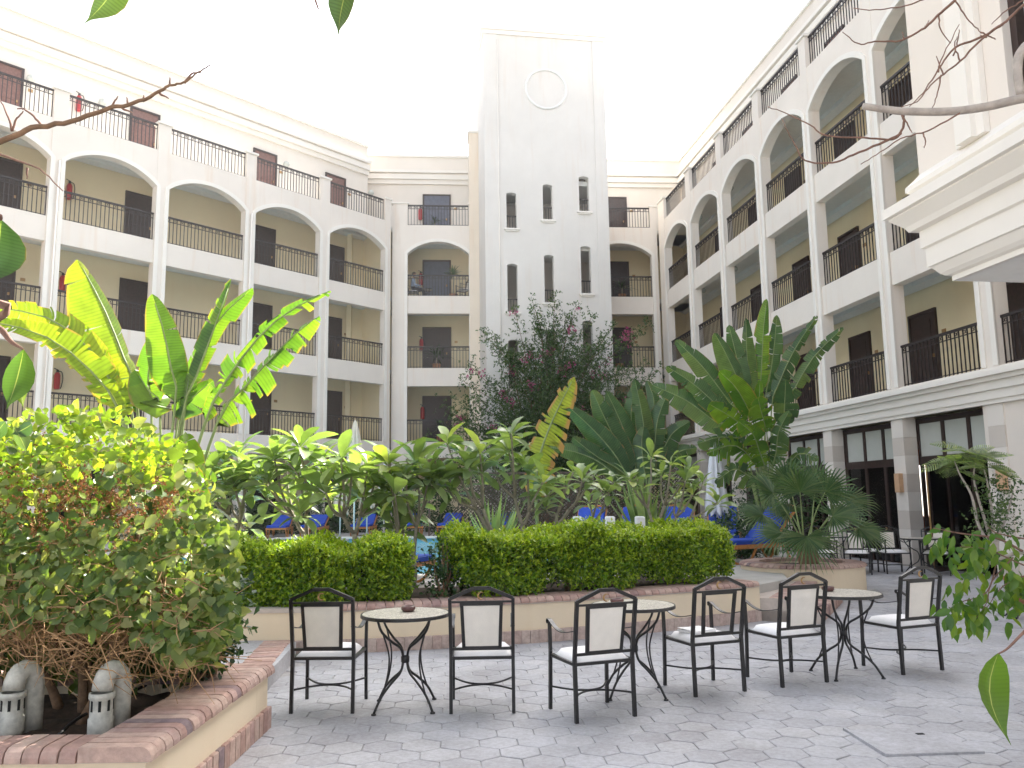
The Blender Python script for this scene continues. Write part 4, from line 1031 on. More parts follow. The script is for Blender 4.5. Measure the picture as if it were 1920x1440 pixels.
# potted plants in the galleries
def spiky(name, label, loc, h, n, L, mat, group=None, pot=True, spread=1.0, seed=1, cat='plant'):
    R = random.Random(seed); t = thing(name, label, cat, loc, 0, group)
    if pot: q = MB(); q.lathe([(0, 0), (0.14, 0), (0.19, 0.3), (0.2, 0.32), (0.17, 0.32), (0.16, 0.26), (0, 0.26)], 14); q.build('pot', M['terracotta'], t, True)
    z0 = 0.27 if pot else 0.0
    if h > 0.1: q = MB(); q.tube([(0, 0, z0), (0.02, 0, z0 + h)], [0.03, 0.02], 6); q.build('stem', M['bark_grey'], t, True)
    q = MB()
    for k in range(n):
        a = R.uniform(0, 2 * PI); el = R.uniform(0.1, 1.35) if spread > 0.5 else R.uniform(0.9, 1.45); l = L * R.uniform(0.7, 1.1)
        d = Vector((math.cos(a) * math.cos(el), math.sin(a) * math.cos(el), math.sin(el))); s = d.cross(Vector((0, 0, 1))).normalized()
        b0 = Vector((0, 0, z0 + h + R.uniform(-0.1, 0.05)))
        if spread < 0.5: b0 += Vector((R.uniform(-.1, .1), R.uniform(-.1, .1), 0))
        w = 0.028 * l / 0.6; v = []
        for i in range(4):
            tt = i / 3; p = b0 + d * (l * tt) - Vector((0, 0, 0.35 * l * tt * tt * spread)); ww = w * (1 - tt) ** 0.7 * (0.6 + tt)
            v += [p - s * ww, p + s * ww]
        v[6] = v[7] = (Vector(v[6]) + Vector(v[7])) / 2
        q.add(v, [(0, 1, 3, 2), (2, 3, 5, 4), (4, 5, 7, 6)])
    tag(q.build('leaves', mat, t), kind='stuff'); return t
def gal(px, py, depth, fl):
    x, _ = local_on(BPx, BPy, BA, px, py, depth); p = Matrix.Translation((BPx, BPy, 0)) @ Matrix.Rotation(BA, 4, 'Z') @ Vector((x, depth, FL[fl] - 0.028)); return p
PG = 'potted plants in the back galleries'
spiky('potted_plant', 'tall spiky potted plant on the arched back gallery left of the tower', gal(850, 530, 0.9, 2), 0.95, 70, 0.62, M['fan'], PG, seed=3)
spiky('potted_plant', 'drooping potted palm on the second back gallery left of the tower', gal(818, 680, 0.8, 1), 0.4, 80, 0.85, M['hedge_dark'], PG, seed=4)
spiky('potted_plant', 'bushy potted palm on the first back gallery left of the tower', gal(826, 800, 0.8, 0), 0.4, 60, 0.75, M['hedge_dark'], PG, seed=5)
spiky('potted_plant', 'small potted plant before the blue door of the open top gallery', gal(815, 415, 1.2, 3), 0.3, 40, 0.5, M['hedge_dark'], PG, seed=6)
spiky('potted_plant', 'potted palm on the arched back gallery right of the tower', gal(1166, 545, 0.8, 2), 0.4, 60, 0.75, M['hedge_dark'], PG, seed=7)
spiky('potted_plant', 'potted palm on the second back gallery right of the tower', gal(1162, 680, 0.8, 1), 0.5, 70, 0.8, M['hedge_dark'], PG, seed=8)

# seated person on the arched back gallery
pp_ = gal(775, 545, 0.95, 2)
chair_copy('iron chair under the seated person on the arched back gallery', pp_, math.radians(-82), group='chairs in the back gallery')
chair_copy('empty iron chair below the spiky potted plant on the arched back gallery', gal(868, 545, 0.6, 2), math.radians(120), group='chairs in the back gallery')
lt = copy_tree(tb); lt['label'] = 'small table on the arched back gallery below the red extinguisher'; place(lt, gal(799, 548, 0.9, 2), 0); lt.scale = (0.8, 0.8, 0.72); del lt['group']
def person():
    t = thing('person', 'seated person in pale blue shirt on the arched back gallery', 'person', pp_, 0)
    J = {'pel': ((0, 0, .54), .14), 'waist': ((-.02, 0, .70), .125), 'chest': ((0.0, 0, .90), .15), 'neck': ((.02, 0, 1.06), .055), 'chin': ((.05, 0, 1.13), .07), 'head': ((.05, 0, 1.22), .095), 'crown': ((.04, 0, 1.29), .07)}
    E_ = [('pel', 'waist'), ('waist', 'chest'), ('chest', 'neck'), ('neck', 'chin'), ('chin', 'head'), ('head', 'crown')]
    for s, n in ((-1, 'r'), (1, 'l')):
        J['hip' + n] = ((.03, .09 * s, .53), .10); J['knee' + n] = ((.43, .11 * s, .53), .07); J['ank' + n] = ((.46, .11 * s, .10), .045); J['toe' + n] = ((.60, .12 * s, .05), .04)
        J['sh' + n] = ((0, .17 * s, .99), .065); J['elb' + n] = ((.06, .24 * s, .72), .048); J['wr' + n] = ((.28, .19 * s, .66), .033); J['hand' + n] = ((.36, .18 * s, .65), .03)
        E_ += [('pel', 'hip' + n), ('hip' + n, 'knee' + n), ('knee' + n, 'ank' + n), ('ank' + n, 'toe' + n), ('chest', 'sh' + n), ('sh' + n, 'elb' + n), ('elb' + n, 'wr' + n), ('wr' + n, 'hand' + n)]
    ks = list(J); me = bpy.data.meshes.new('body'); me.from_pydata([J[k][0] for k in ks], [(ks.index(a), ks.index(b)) for a, b in E_], [])
    o = link('body', me, t); sk = o.modifiers.new('skin', 'SKIN'); sv = me.skin_vertices[0].data
    for i, k in enumerate(ks): sv[i].radius = (J[k][1],) * 2; sv[i].use_root = (k == 'pel')
    ss = o.modifiers.new('sub', 'SUBSURF'); ss.levels = ss.render_levels = 2
    # clothing by height: trousers / shirt / skin
    m, nt, b = new_mat('clothed figure'); tc = nt.nodes.new('ShaderNodeTexCoord'); sx = nt.nodes.new('ShaderNodeSeparateXYZ'); nt.links.new(tc.outputs['Object'], sx.inputs[0])
    r = ramp(nt, [(0.0, (0.02, 0.02, 0.03)), (0.645, (0.45, 0.55, 0.72)), (1.045, (0.36, 0.19, 0.12))], 'CONSTANT')
    mr = nt.nodes.new('ShaderNodeMapRange'); mr.inputs['From Max'].default_value = 1.0; nt.links.new(sx.outputs['Z'], mr.inputs[0]); 
    # ramp positions are limited to 0..1, so scale heights by 1/1.4
    mr.inputs['From Max'].default_value = 1.4
    for e in r.color_ramp.elements: e.position = e.position / 1.4
    nt.links.new(mr.outputs[0], r.inputs[0]); nt.links.new(r.outputs[0], b.inputs['Base Color']); b.inputs['Roughness'].default_value = 0.8
    me.materials.append(m); o.visible_shadow = True
    q = MB()
    v = []; f = []
    for j in range(7):
        th = j / 6 * 1.75
        for i in range(12):
            ph = 2 * PI * i / 12; v.append((.04 + .102 * math.sin(th) * math.cos(ph) - 0.012, .1 * math.sin(th) * math.sin(ph), 1.225 + .108 * math.cos(th) + (0.05 * math.cos(ph) if j > 4 else 0)))
    for j in range(6):
        for i in range(12): a = j * 12 + i; b_ = j * 12 + (i + 1) % 12; f.append((a, a + 12, b_ + 12, b_))
    q.add(v, f); q.build('hair', M['wood_dark'], t, True)
    q = MB()
    for s in (-1, 1): q.add([(.14, s * .035 - .012, 1.225), (.14, s * .035 + .012, 1.225), (.138, s * .035 + .012, 1.237), (.138, s * .035 - .012, 1.237)], [(0, 1, 2, 3)])
    q.build('eyes', M['hose'], t)
    return t
person()

# ================================================================== POOL SIDE
def make_lounger(label, group, ang=42):
    t = thing('sun_lounger', label, 'sun lounger', group=group)
    q = MB()
    for s in (-1, 1):
        q.bar((s * 0.31, -0.95, 0.30), (s * 0.31, 0.95, 0.30), 0.04, 0.07)
        q.tube(smooth_path([(s * 0.31, -0.9, 0.28), (s * 0.31, -0.75, 0.06), (s * 0.31, -0.55, 0.0), (s * 0.31, -0.35, 0.06), (s * 0.31, -0.2, 0.27)], 4), 0.022, 6)
    for y in (-0.93, -0.2, 0.93): q.bar((-0.31, y, 0.30), (0.31, y, 0.30), 0.05, 0.05)
    q.build('frame', M['orange'], t)
    for s in (-1, 1):
        q = MB(); q.tube(smooth_path([(s * 0.31, 0.85, 0.28), (s * 0.31, 0.82, 0.1), (s * 0.31, 0.7, 0.02), (s * 0.31, 0.6, 0.1), (s * 0.31, 0.5, 0.27)], 4), 0.022, 6); q.build('leg', M['orange'], t, True)
    q = MB(); q.bbox(-0.30, 0.30, -0.95, 0.15, 0.34, 0.42, 0.02); q.build('seat_cushion', M['blue'], t)
    Mx = Matrix.Translation((0, 0.15, 0.36)) @ Matrix.Rotation(math.radians(ang), 4, 'X')
    q = MB(); q.bbox(-0.30, 0.30, 0.01, 0.86, 0, 0.08, 0.02, 0, Mx); q.build('back_cushion', M['blue'], t)
    q = MB(); q.bar(Mx @ Vector((-0.31, 0, -0.03)), Mx @ Vector((-0.31, 0.9, -0.03)), 0.04); q.bar(Mx @ Vector((0.31, 0, -0.03)), Mx @ Vector((0.31, 0.9, -0.03)), 0.04)
    q.tube(smooth_path([Mx @ Vector((-0.31, 0.88, -0.02)), Mx @ Vector((-0.15, 0.98, -0.02)), Mx @ Vector((0.15, 0.98, -0.02)), Mx @ Vector((0.31, 0.88, -0.02))], 4), 0.025, 6); q.build('back_frame', M['orange'], t)
    return t
LG = make_lounger('blue sun lounger nearest the fan palm planter, with orange wooden frame', 'sun loungers by the palms'); place(LG, (4.35, 15.3, TZ), math.radians(-62))
LGF = None
def lounger(label, loc, rz, group):
    global LGF
    if 'across' in group:
        if LGF is None:
            LGF = make_lounger(label, group, 20); return place(LGF, loc, rz)
        c = copy_tree(LGF); c['label'] = label; return place(c, loc, rz)
    c = copy_tree(LG); c['label'] = label; c['group'] = group; return place(c, loc, rz)
for (x, y, r, lab) in [(4.35, 17.3, -14, 'blue sun lounger second from the fan palm planter, beside the white parasol'), (3.45, 17.5, -14, 'blue sun lounger third from the fan palm planter, left of the white parasol'),
                       (2.55, 17.7, -14, 'blue sun lounger fourth from the fan palm planter behind the hedge'), (1.6, 18.1, -14, 'leftmost of the blue sun loungers below the dark banana leaves')]:
    lounger(lab, (x, y, TZ), math.radians(r), 'sun loungers by the palms')
for k, (px, r) in enumerate([(525, 8), (590, 3), (682, 2), (770, 12), (845, -4), (945, -10), (0, 10)]):
    p = at(px, 985, 28.2 if px else 24)
    lab = ['far blue sun lounger at the left end of the row across the pool', 'far blue sun lounger second from the left across the pool', 'far blue sun lounger beside the cream parasol across the pool', 'far blue sun lounger right of the thin parasol pole across the pool', 'far blue sun lounger with back raised, fifth across the pool', 'far blue sun lounger at the right end of the row across the pool', 'blue sun lounger glimpsed at the left picture edge behind the bush'][k]
    lounger(lab, (p.x, p.y, TZ), math.radians(r), 'sun loungers across the pool')
# low blue seat near the hedge gap
place(make_lounger('flat blue lounger seen through the gap between the two hedges', 'sun loungers near the hedge', 10), (-2.15, 12.3, TZ), math.radians(70))

def parasol(label, loc, h, canvas, group, closed=(0.95, 0.06)):
    t = thing('parasol', label, 'parasol', loc, 0, group); cl, z0 = closed
    q = MB(); q.tube([(0, 0, 0), (0, 0, h)], 0.022, 8); q.build('pole', M['pole'], t, True)
    q = MB(); q.lathe([(0, 0), (0.28, 0), (0.28, 0.05), (0.05, 0.08), (0.04, 0.2), (0, 0.2)], 16); q.build('base', M['deck'], t)
    q = MB(); n = 32; v = []; f = []; prof = [(0.015, h + 0.03), (0.05, h - 0.05), (0.10, h - 0.35), (0.15, h - 0.8), (0.19, h - 1.2), (0.21, h - cl * 1.55)]
    for i, (r, z) in enumerate(prof):
        for j in range(n):
            a = 2 * PI * j / n; rr = r * (1 + (0.30 if i > 0 else 0) * math.cos(8 * a) * min(1, i / 2)); zz = z - (0.07 * math.cos(8 * a) if i == len(prof) - 1 else 0)
            v.append((rr * math.cos(a), rr * math.sin(a), zz))
    for i in range(len(prof) - 1):
        for j in range(n): a = i * n + j; b = i * n + (j + 1) % n; f.append((a, a + n, b + n, b))
    q.add(v, f); q.build('canopy', canvas, t, True)
p = at(664, 960, 22); parasol('closed cream parasol rising above the shrubs in front of left wing', (p.x, p.y, TZ), at(664, 790, 22).z - TZ, M['canvas'], 'closed parasols by the pool')
p = at(1345, 960, 17.6); parasol('closed white parasol between the blue loungers near the fan palm', (p.x, p.y, TZ), at(1345, 832, 17.6).z - TZ, M['canvas_white'], 'closed parasols by the pool')
p = at(638, 960, 25); parasol('second closed cream parasol with its canopy hanging low among the shrubs', (p.x, p.y, TZ), at(638, 885, 25).z - TZ, M['canvas'], 'closed parasols by the pool', (0.8, 0.06))
p = at(688, 960, 25.5); parasol('third closed cream parasol right of the low one among the shrubs', (p.x, p.y, TZ), at(688, 875, 25.5).z - TZ, M['canvas'], 'closed parasols by the pool', (0.8, 0.06))
p = at(720, 960, 27); parasol('thin poled closed white parasol across the pool', (p.x, p.y, TZ), at(722, 870, 27).z - TZ, M['canvas_white'], 'closed parasols by the pool', (0.6, 0.06))
# small white bollards in the hedge bed
for px, lab in ((1083, 'white garden bollard light left of the others behind the hedge'), (1144, 'white garden bollard light in the middle behind the hedge'), (1200, 'white garden bollard light right of the others behind the hedge')):
    p = at(px, 985, 15.5); b_ = thing('bollard_light', lab, 'bollard', (p.x, p.y, TZ), 0.2, 'bollard lights behind the hedge')
    zt = at(px, 968, 15.5).z - TZ
    q = MB(); q.bbox(-0.075, 0.075, -0.075, 0.075, 0, zt, 0.02); q.build('post', M['white'], b_)
    q = MB(); q.box(-0.08, 0.08, -0.08, 0.08, zt * 0.55, zt * 0.6); q.build('band', M['trim'], b_)
# lattice screen below the tower
la = thing('lattice_screen', 'brown wooden lattice screen below the tower behind the plants', 'screen', (0.2, 27.6, TZ), 0.03)
q = MB()
for k in range(-40, 60):
    for s in (1, -1):
        x0 = k * 0.12; pts = []
        a = Vector((x0, 0.01 * s, 0)); b = Vector((x0 + s * 2.0, 0.01 * s, 2.0))
        if min(a.x, b.x) < -3 or max(a.x, b.x) > 6: continue
        q.bar(a, b, 0.028, 0.012, (0, 1, 0))
tag(q.build('laths', M['lath'], la), kind='stuff')
q = MB(); q.bar((-3, 0, 2.03), (6, 0, 2.03), 0.06); 
for k in range(6): q.bar((-3 + k * 1.8, 0, 0), (-3 + k * 1.8, 0, 2.0), 0.06)
q.build('frame', M['lath'], la)

# garden lamps made of bent pipe in the planter
def garden_lamp(label, px, Y, group='pipe garden lamps in the planter'):
    p = at(px, 1300, Y); t = thing('garden_lamp', label, 'garden lamp', (p.x, p.y, 0.30), 0, group)
    r = 0.058; hgt = 0.40
    q = MB(); arc = [(0.05, 0.08, 0.0), (0.05, 0.08, hgt - 0.13)] + [(0.025 + 0.025 * math.cos(a), 0.02 + 0.06 * math.cos(a), hgt - 0.13 + 0.10 * math.sin(a)) for a in [PI * i / 8 for i in range(1, 8)]] + [(0, -0.04, hgt - 0.13)]
    q.tube(arc, r * 0.97, 16); q.build('pipe', M['pvc'], t, True)
    c0 = (0, -0.04, 0)
    q = MB(); q.lathe([(r, hgt - 0.14), (r + 0.01, hgt - 0.14), (r + 0.012, hgt - 0.165), (r + 0.003, hgt - 0.18), (r + 0.003, 0.13), (r + 0.010, 0.12), (r + 0.010, 0.045), (r + 0.004, 0.03), (r - 0.012, 0.02), (0, 0.02)], 20, c0); hd = q.build('lamp_head', M['pvc'], t, True)
    for k in range(8):
        a = 2 * PI * k / 8 + 0.3; Mx = Matrix.Translation(c0) @ Matrix.Rotation(a, 4, 'Z')
        q = MB(); q.bbox(r + 0.0, r + 0.0048, -0.0075, 0.0075, 0.165, 0.235, 0.0, 0, Mx); q.build('slot', M['hole'], hd)
garden_lamp('grey bent-pipe garden lamp at the left edge of the planter', 32, 4.92)
garden_lamp('grey bent-pipe garden lamp nearer the planter corner, under the bush', 198, 4.88)
hs = thing('irrigation_hose', 'black irrigation hose crossing the planter soil', 'hose')
q = MB(); q.tube(smooth_path([at_z(110, 1378, 0.36), at_z(150, 1345, 0.37), at_z(240, 1300, 0.36), at_z(330, 1262, 0.36)], 6), 0.010, 6); q.build('tube', M['hose'], hs, True)

# ================================================================== VEGETATION
def sprig_cloud(centers, outs, per=8, length=0.12, size=(0.03, 0.05), spread=0.6, droop=0.0):
    """leaves arranged along short twigs; returns pos, dirs, ups, sizes"""
    n = len(centers); tw_ = outs + npr.normal(size=(n, 3)) * spread; tw_ /= np.linalg.norm(tw_, axis=1, keepdims=True)
    t = np.tile(np.linspace(0, 1, per), (n, 1)); pos = centers[:, None, :] + tw_[:, None, :] * (t[:, :, None] * length)
    d = tw_[:, None, :] * 0.6 + npr.normal(size=(n, per, 3)) * 0.65; d[:, :, 2] -= droop
    ups = outs[:, None, :] * 0.8 + np.array([0, 0, 0.7]) + npr.normal(size=(n, per, 3)) * 0.35
    sz = npr.uniform(size[0], size[1], size=(n, per))
    return pos.reshape(-1, 3), d.reshape(-1, 3), ups.reshape(-1, 3), sz.reshape(-1)
def lump(p, f=1.0, seed=0.0):
    return (np.sin(p[:, 0] * 5.1 * f + seed) * np.cos(p[:, 2] * 4.3 * f + 1.3 + seed) + np.sin(p[:, 1] * 6.2 * f + p[:, 0] * 3.1 * f + seed * 2) * 0.7 + np.sin(p[:, 0] * 11.7 * f + p[:, 2] * 9.1 * f) * 0.45)

# ---- clipped hedges on the garden wall
def hedge(label, path, depth, z0, z1, n, seed, topc=0.5):
    h = thing('hedge', label, 'hedge', (path[0][0], path[0][1], 0.44), 0, 'clipped lime hedges on the garden wall'); O = np.array([path[0][0], path[0][1], 0.44])
    P = np.array(path, float); seg = np.linalg.norm(np.diff(P, axis=0), axis=1); L = np.concatenate([[0], np.cumsum(seg)])
    s = npr.uniform(0, L[-1], n); ix = np.clip(np.searchsorted(L, s) - 1, 0, len(seg) - 1)
    t = (P[ix + 1] - P[ix]) / seg[ix][:, None]; base = P[ix] + t * (s - L[ix])[:, None]; nrm = np.stack([-t[:, 1], t[:, 0]], 1)
    # superellipse cross-section
    face = npr.choice(3, n, p=[0.48, 0.34, 0.18]); v1 = npr.uniform(-1, 1, n)       # front, top, back
    u = np.where(face == 0, -1.0, np.where(face == 1, v1, 1.0)); w = np.where(face == 1, 1.0, v1)
    rc = np.maximum(1.0, (np.abs(u) ** 6 + np.abs(w) ** 6) ** (1 / 6)); u = u / rc; w = w / rc
    r = 1 - npr.random(n) ** 2.2 * 0.30
    endf = np.minimum(1, np.minimum(s, L[-1] - s) / 0.25 * 0.5 + 0.62)
    yy = u * r * depth / 2 * endf; zz = (z0 + z1) / 2 + w * r * (z1 - z0) / 2 * endf
    p = np.stack([base[:, 0] + nrm[:, 0] * (yy + depth / 2), base[:, 1] + nrm[:, 1] * (yy + depth / 2), zz], 1)
    o = np.stack([nrm[:, 0] * u, nrm[:, 1] * u, w], 1); o /= np.linalg.norm(o, axis=1, keepdims=True) + 1e-6
    lm = lump(p, 1.0, seed); p += o * (lm * 0.055)[:, None]; p[:, 2] += (w > 0.8) * (0.05 * np.sin(s * 3.1 + seed) + 0.035 * np.sin(s * 7.7))
    keep = (lm > -1.15) | (npr.random(n) < 0.25); keep &= ~((zz < z0 + 0.12) & (npr.random(n) < 0.5))
    p, o = p[keep], o[keep]
    pos, d, up, sz = sprig_cloud(p - O, o, 8, 0.10, (0.034, 0.06), 0.6)
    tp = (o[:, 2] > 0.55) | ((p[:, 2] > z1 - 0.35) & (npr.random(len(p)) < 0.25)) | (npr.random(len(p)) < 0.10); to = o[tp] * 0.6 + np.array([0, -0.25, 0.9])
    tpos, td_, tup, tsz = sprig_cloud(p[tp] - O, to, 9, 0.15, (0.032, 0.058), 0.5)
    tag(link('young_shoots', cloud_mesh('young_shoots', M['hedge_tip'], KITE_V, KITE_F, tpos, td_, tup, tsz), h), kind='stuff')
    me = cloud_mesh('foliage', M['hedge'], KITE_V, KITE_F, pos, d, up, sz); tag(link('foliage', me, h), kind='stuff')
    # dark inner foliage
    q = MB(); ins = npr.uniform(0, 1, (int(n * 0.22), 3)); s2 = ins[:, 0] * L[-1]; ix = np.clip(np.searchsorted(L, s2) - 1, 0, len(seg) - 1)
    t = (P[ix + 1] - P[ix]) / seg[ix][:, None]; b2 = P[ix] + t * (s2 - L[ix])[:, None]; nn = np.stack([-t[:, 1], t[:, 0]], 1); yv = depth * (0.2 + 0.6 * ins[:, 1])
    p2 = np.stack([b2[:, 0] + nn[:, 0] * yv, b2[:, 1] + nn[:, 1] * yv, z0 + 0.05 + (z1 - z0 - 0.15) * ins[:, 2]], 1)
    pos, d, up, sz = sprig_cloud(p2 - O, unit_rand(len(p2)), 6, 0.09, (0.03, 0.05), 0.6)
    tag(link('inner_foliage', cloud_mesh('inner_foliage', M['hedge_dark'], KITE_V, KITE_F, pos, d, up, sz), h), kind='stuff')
    R = random.Random(seed)
    for k in range(int(L[-1] / 0.35)):
        s_ = (k + 0.5) * 0.35; i = max(0, min(len(seg) - 1, int(np.searchsorted(L, s_)) - 1)); t_ = (P[i + 1] - P[i]) / seg[i]; b_ = P[i] + t_ * (s_ - L[i]); nx_, ny_ = -t_[1], t_[0]
        q = MB(); b3 = Vector((b_[0] + nx_ * depth * .4 - O[0], b_[1] + ny_ * depth * .4 - O[1], -0.02))
        q.tube([b3, b3 + Vector((R.uniform(-.06, .06), R.uniform(-.05, .05), 0.25)), b3 + Vector((R.uniform(-.12, .12), R.uniform(-.1, .1), z1 - 0.55))], [0.022, 0.018, 0.008], 6); q.build('trunk', M['bark'], h, True)
    return h
hedge('clipped lime green hedge on the garden wall behind the leftmost table', [(-3.35, 9.30), (-2.1, 9.30), (-1.53, 9.36), (-1.15, 9.46)], 0.95, 0.47, 1.04, 5000, 1)
hedge('long clipped lime green hedge on the garden wall behind the middle chairs', [(-0.72, 9.55), (0.1, 9.78), (1.40, 10.30), (2.2, 10.70), (2.95, 11.10)], 1.0, 0.54, 1.10, 7600, 2)
# darker shrubs in the gap
def shrub(name, label, c, rad, n, mat, size, group=None, seed=0, twigs=8, per=7, leaf=(KITE_V, KITE_F), zb=None, shell=0.5, length=0.14, spread=0.7):
    t = thing(name, label, 'shrub', (c[0], c[1], zb if zb is not None else c[2] - rad[2]), 0, group); O = np.array(t.location)
    u = unit_rand(n); r = 1 - npr.random(n) ** 1.7 * shell; p = np.array(c) + u * np.array(rad) * r[:, None]
    lm = lump(p, 0.8, seed); p += u * (lm * 0.09 * max(rad[0], rad[2]))[:, None]
    k = (lm > -1.0) | (npr.random(n) < 0.4); p, u = p[k], u[k]
    k2 = p[:, 2] > O[2] + 0.03; p, u = p[k2], u[k2]
    pos, d, up, sz = sprig_cloud(p - O, u, per, length, size, spread)
    tag(link('foliage', cloud_mesh('foliage', mat, leaf[0], leaf[1], pos, d, up, sz), t), kind='stuff')
    R = random.Random(seed + 50)
    for k in range(twigs):
        i = R.randrange(len(p)); tip = Vector(p[i] - O); q = MB(); b0 = Vector((R.uniform(-.06, .06), R.uniform(-.06, .06), 0)); mid = b0.lerp(tip, 0.5) + Vector((R.uniform(-.1, .1), R.uniform(-.1, .1), 0.1)) * rad[2]
        q.tube(smooth_path([b0, mid, tip], 3), [0.02 * (1 - j / 7) + 0.004 for j in range(7)], 5); q.build('stem', M['bark'], t, True)
    return t
shrub('dark_shrub', 'loose dark green shrub filling the gap between the two hedges', (-0.84, 9.78, 0.78), (0.22, 0.25, 0.34), 150, M['hedge_dark'], (0.035, 0.06), None, 3, zb=0.44, shell=0.9)

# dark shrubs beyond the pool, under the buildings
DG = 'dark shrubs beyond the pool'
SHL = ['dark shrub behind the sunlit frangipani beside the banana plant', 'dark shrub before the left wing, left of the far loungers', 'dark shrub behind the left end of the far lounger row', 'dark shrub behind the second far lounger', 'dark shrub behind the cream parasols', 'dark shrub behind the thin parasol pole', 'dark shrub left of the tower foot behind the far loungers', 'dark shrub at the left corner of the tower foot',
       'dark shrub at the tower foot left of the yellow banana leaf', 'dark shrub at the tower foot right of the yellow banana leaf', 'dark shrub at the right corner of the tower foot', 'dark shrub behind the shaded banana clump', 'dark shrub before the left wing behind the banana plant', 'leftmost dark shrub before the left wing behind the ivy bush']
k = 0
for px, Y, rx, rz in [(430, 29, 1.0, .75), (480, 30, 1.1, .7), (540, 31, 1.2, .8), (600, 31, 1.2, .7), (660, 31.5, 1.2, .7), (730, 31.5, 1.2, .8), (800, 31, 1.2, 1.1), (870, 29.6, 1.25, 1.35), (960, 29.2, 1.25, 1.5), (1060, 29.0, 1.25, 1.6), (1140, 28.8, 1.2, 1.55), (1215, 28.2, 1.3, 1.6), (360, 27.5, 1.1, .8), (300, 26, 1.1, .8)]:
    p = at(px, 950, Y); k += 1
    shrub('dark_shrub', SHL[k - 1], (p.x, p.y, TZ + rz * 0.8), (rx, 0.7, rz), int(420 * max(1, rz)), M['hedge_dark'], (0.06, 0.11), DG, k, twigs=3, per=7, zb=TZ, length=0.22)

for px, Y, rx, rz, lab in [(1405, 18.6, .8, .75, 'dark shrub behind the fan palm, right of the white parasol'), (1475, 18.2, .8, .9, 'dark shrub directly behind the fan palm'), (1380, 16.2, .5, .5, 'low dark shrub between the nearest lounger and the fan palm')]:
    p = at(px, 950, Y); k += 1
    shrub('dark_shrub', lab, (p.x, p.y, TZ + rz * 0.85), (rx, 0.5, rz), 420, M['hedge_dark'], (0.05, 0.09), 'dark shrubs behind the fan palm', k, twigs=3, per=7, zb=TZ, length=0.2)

# ---- ivy-leaved bush in the near planter
bu = thing('ivy_bush', 'large sunlit bush with heart shaped leaves and bare brown twigs in the planter', 'bush', (-2.95, 5.2, 0.32)); BO = Vector(bu.location)
stemR = random.Random(5)
def bush_pt(px, py, Y): return at(px, py, Y) - BO
for k, (px, tx, ty) in enumerate([(105, 60, 1000), (110, 160, 950), (100, 20, 1100), (140, 260, 1000), (150, 330, 1050), (150, 220, 1120), (60, 0, 1150)]):
    b0 = at_z(px, 1360, 0.30) - BO; b0.y += stemR.uniform(0.0, 0.5)
    tip = bush_pt(tx, ty, 5.2 + stemR.uniform(-.3, .4)); mid = b0.lerp(tip, 0.45) + Vector((stemR.uniform(-.08, .08), stemR.uniform(-.1, .1), .05))
    q = MB(); q.tube(smooth_path([b0, b0.lerp(mid, .5) + Vector((0.02, 0, 0.03)), mid, tip], 4), [0.028 * (1 - j / 14) + 0.006 for j in range(13)], 7); q.build('trunk', M['bark'], bu, True)
# twig tangle
q = MB(); nt_ = 0
for k in range(1000):
    px = stemR.uniform(-40, 400); py = stemR.gauss(1165, 62); 
    if py > 1275 or py < 960: continue
    if px > 330 and py < 1060: continue
    p0 = bush_pt(px, py, stemR.uniform(4.75, 5.6)); d = Vector((stemR.gauss(0, 1), stemR.gauss(0, .6), stemR.gauss(-0.1, .6))).normalized(); l = stemR.uniform(0.10, 0.34)
    p1 = p0 + d * l * 0.5 + Vector((0, 0, stemR.uniform(-.02, .03))); p2 = p0 + d * l + Vector((stemR.uniform(-.03, .03), 0, stemR.uniform(-.08, .04)))
    q.tube([p0, p1, p2], [0.0035, 0.003, 0.0012], 4, cap=False)
tag(q.build('twigs', M['drytwig'], bu), kind='stuff')
# leaf positions: sample in the outline of the bush
def bush_outline(px):      # top edge of the bush in the photo for a given column
    xs = [-60, 0, 60, 150, 210, 270, 330, 390, 430, 450]; ys = [800, 795, 775, 765, 768, 800, 830, 935, 985, 1050]
    return np.interp(px, xs, ys)
lv = []
while len(lv) < 4600:
    px = stemR.uniform(-70, 445); top = bush_outline(px); py = stemR.uniform(top, 1260)
    bot = np.interp(px, [-60, 100, 250, 330, 400, 440], [1190, 1170, 1190, 1255, 1230, 1180])
    if py > bot: continue
    f = (py - top) / (bot - top)
    depth = 4.75 + 1.2 * stemR.random() ** 1.6
    # thin, dry zone through the middle and bare bottom
    dry = math.exp(-((py - 935 - 25 * math.sin(px * .03)) / 50) ** 2) * (40 < px < 345) * 1.0 + max(0, (py - 1150) / 130) * (px < 310)
    if stemR.random() < dry * 0.92: continue
    if math.sin(px * .041 + py * .033) + math.sin(px * .09 - py * .061) < -1.05 and stemR.random() < 0.8: continue
    lv.append((px, py, depth, f))
lv.sort(key=lambda a: a[2])
HM = {}
for nm, mt in (('bush', M['bush']), ('bush_top_lit', M['bush_top_lit'])):
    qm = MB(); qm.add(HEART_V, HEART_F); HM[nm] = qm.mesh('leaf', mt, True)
pp1 = {'bush': [[], [], [], []], 'bush_top_lit': [[], [], [], []]}
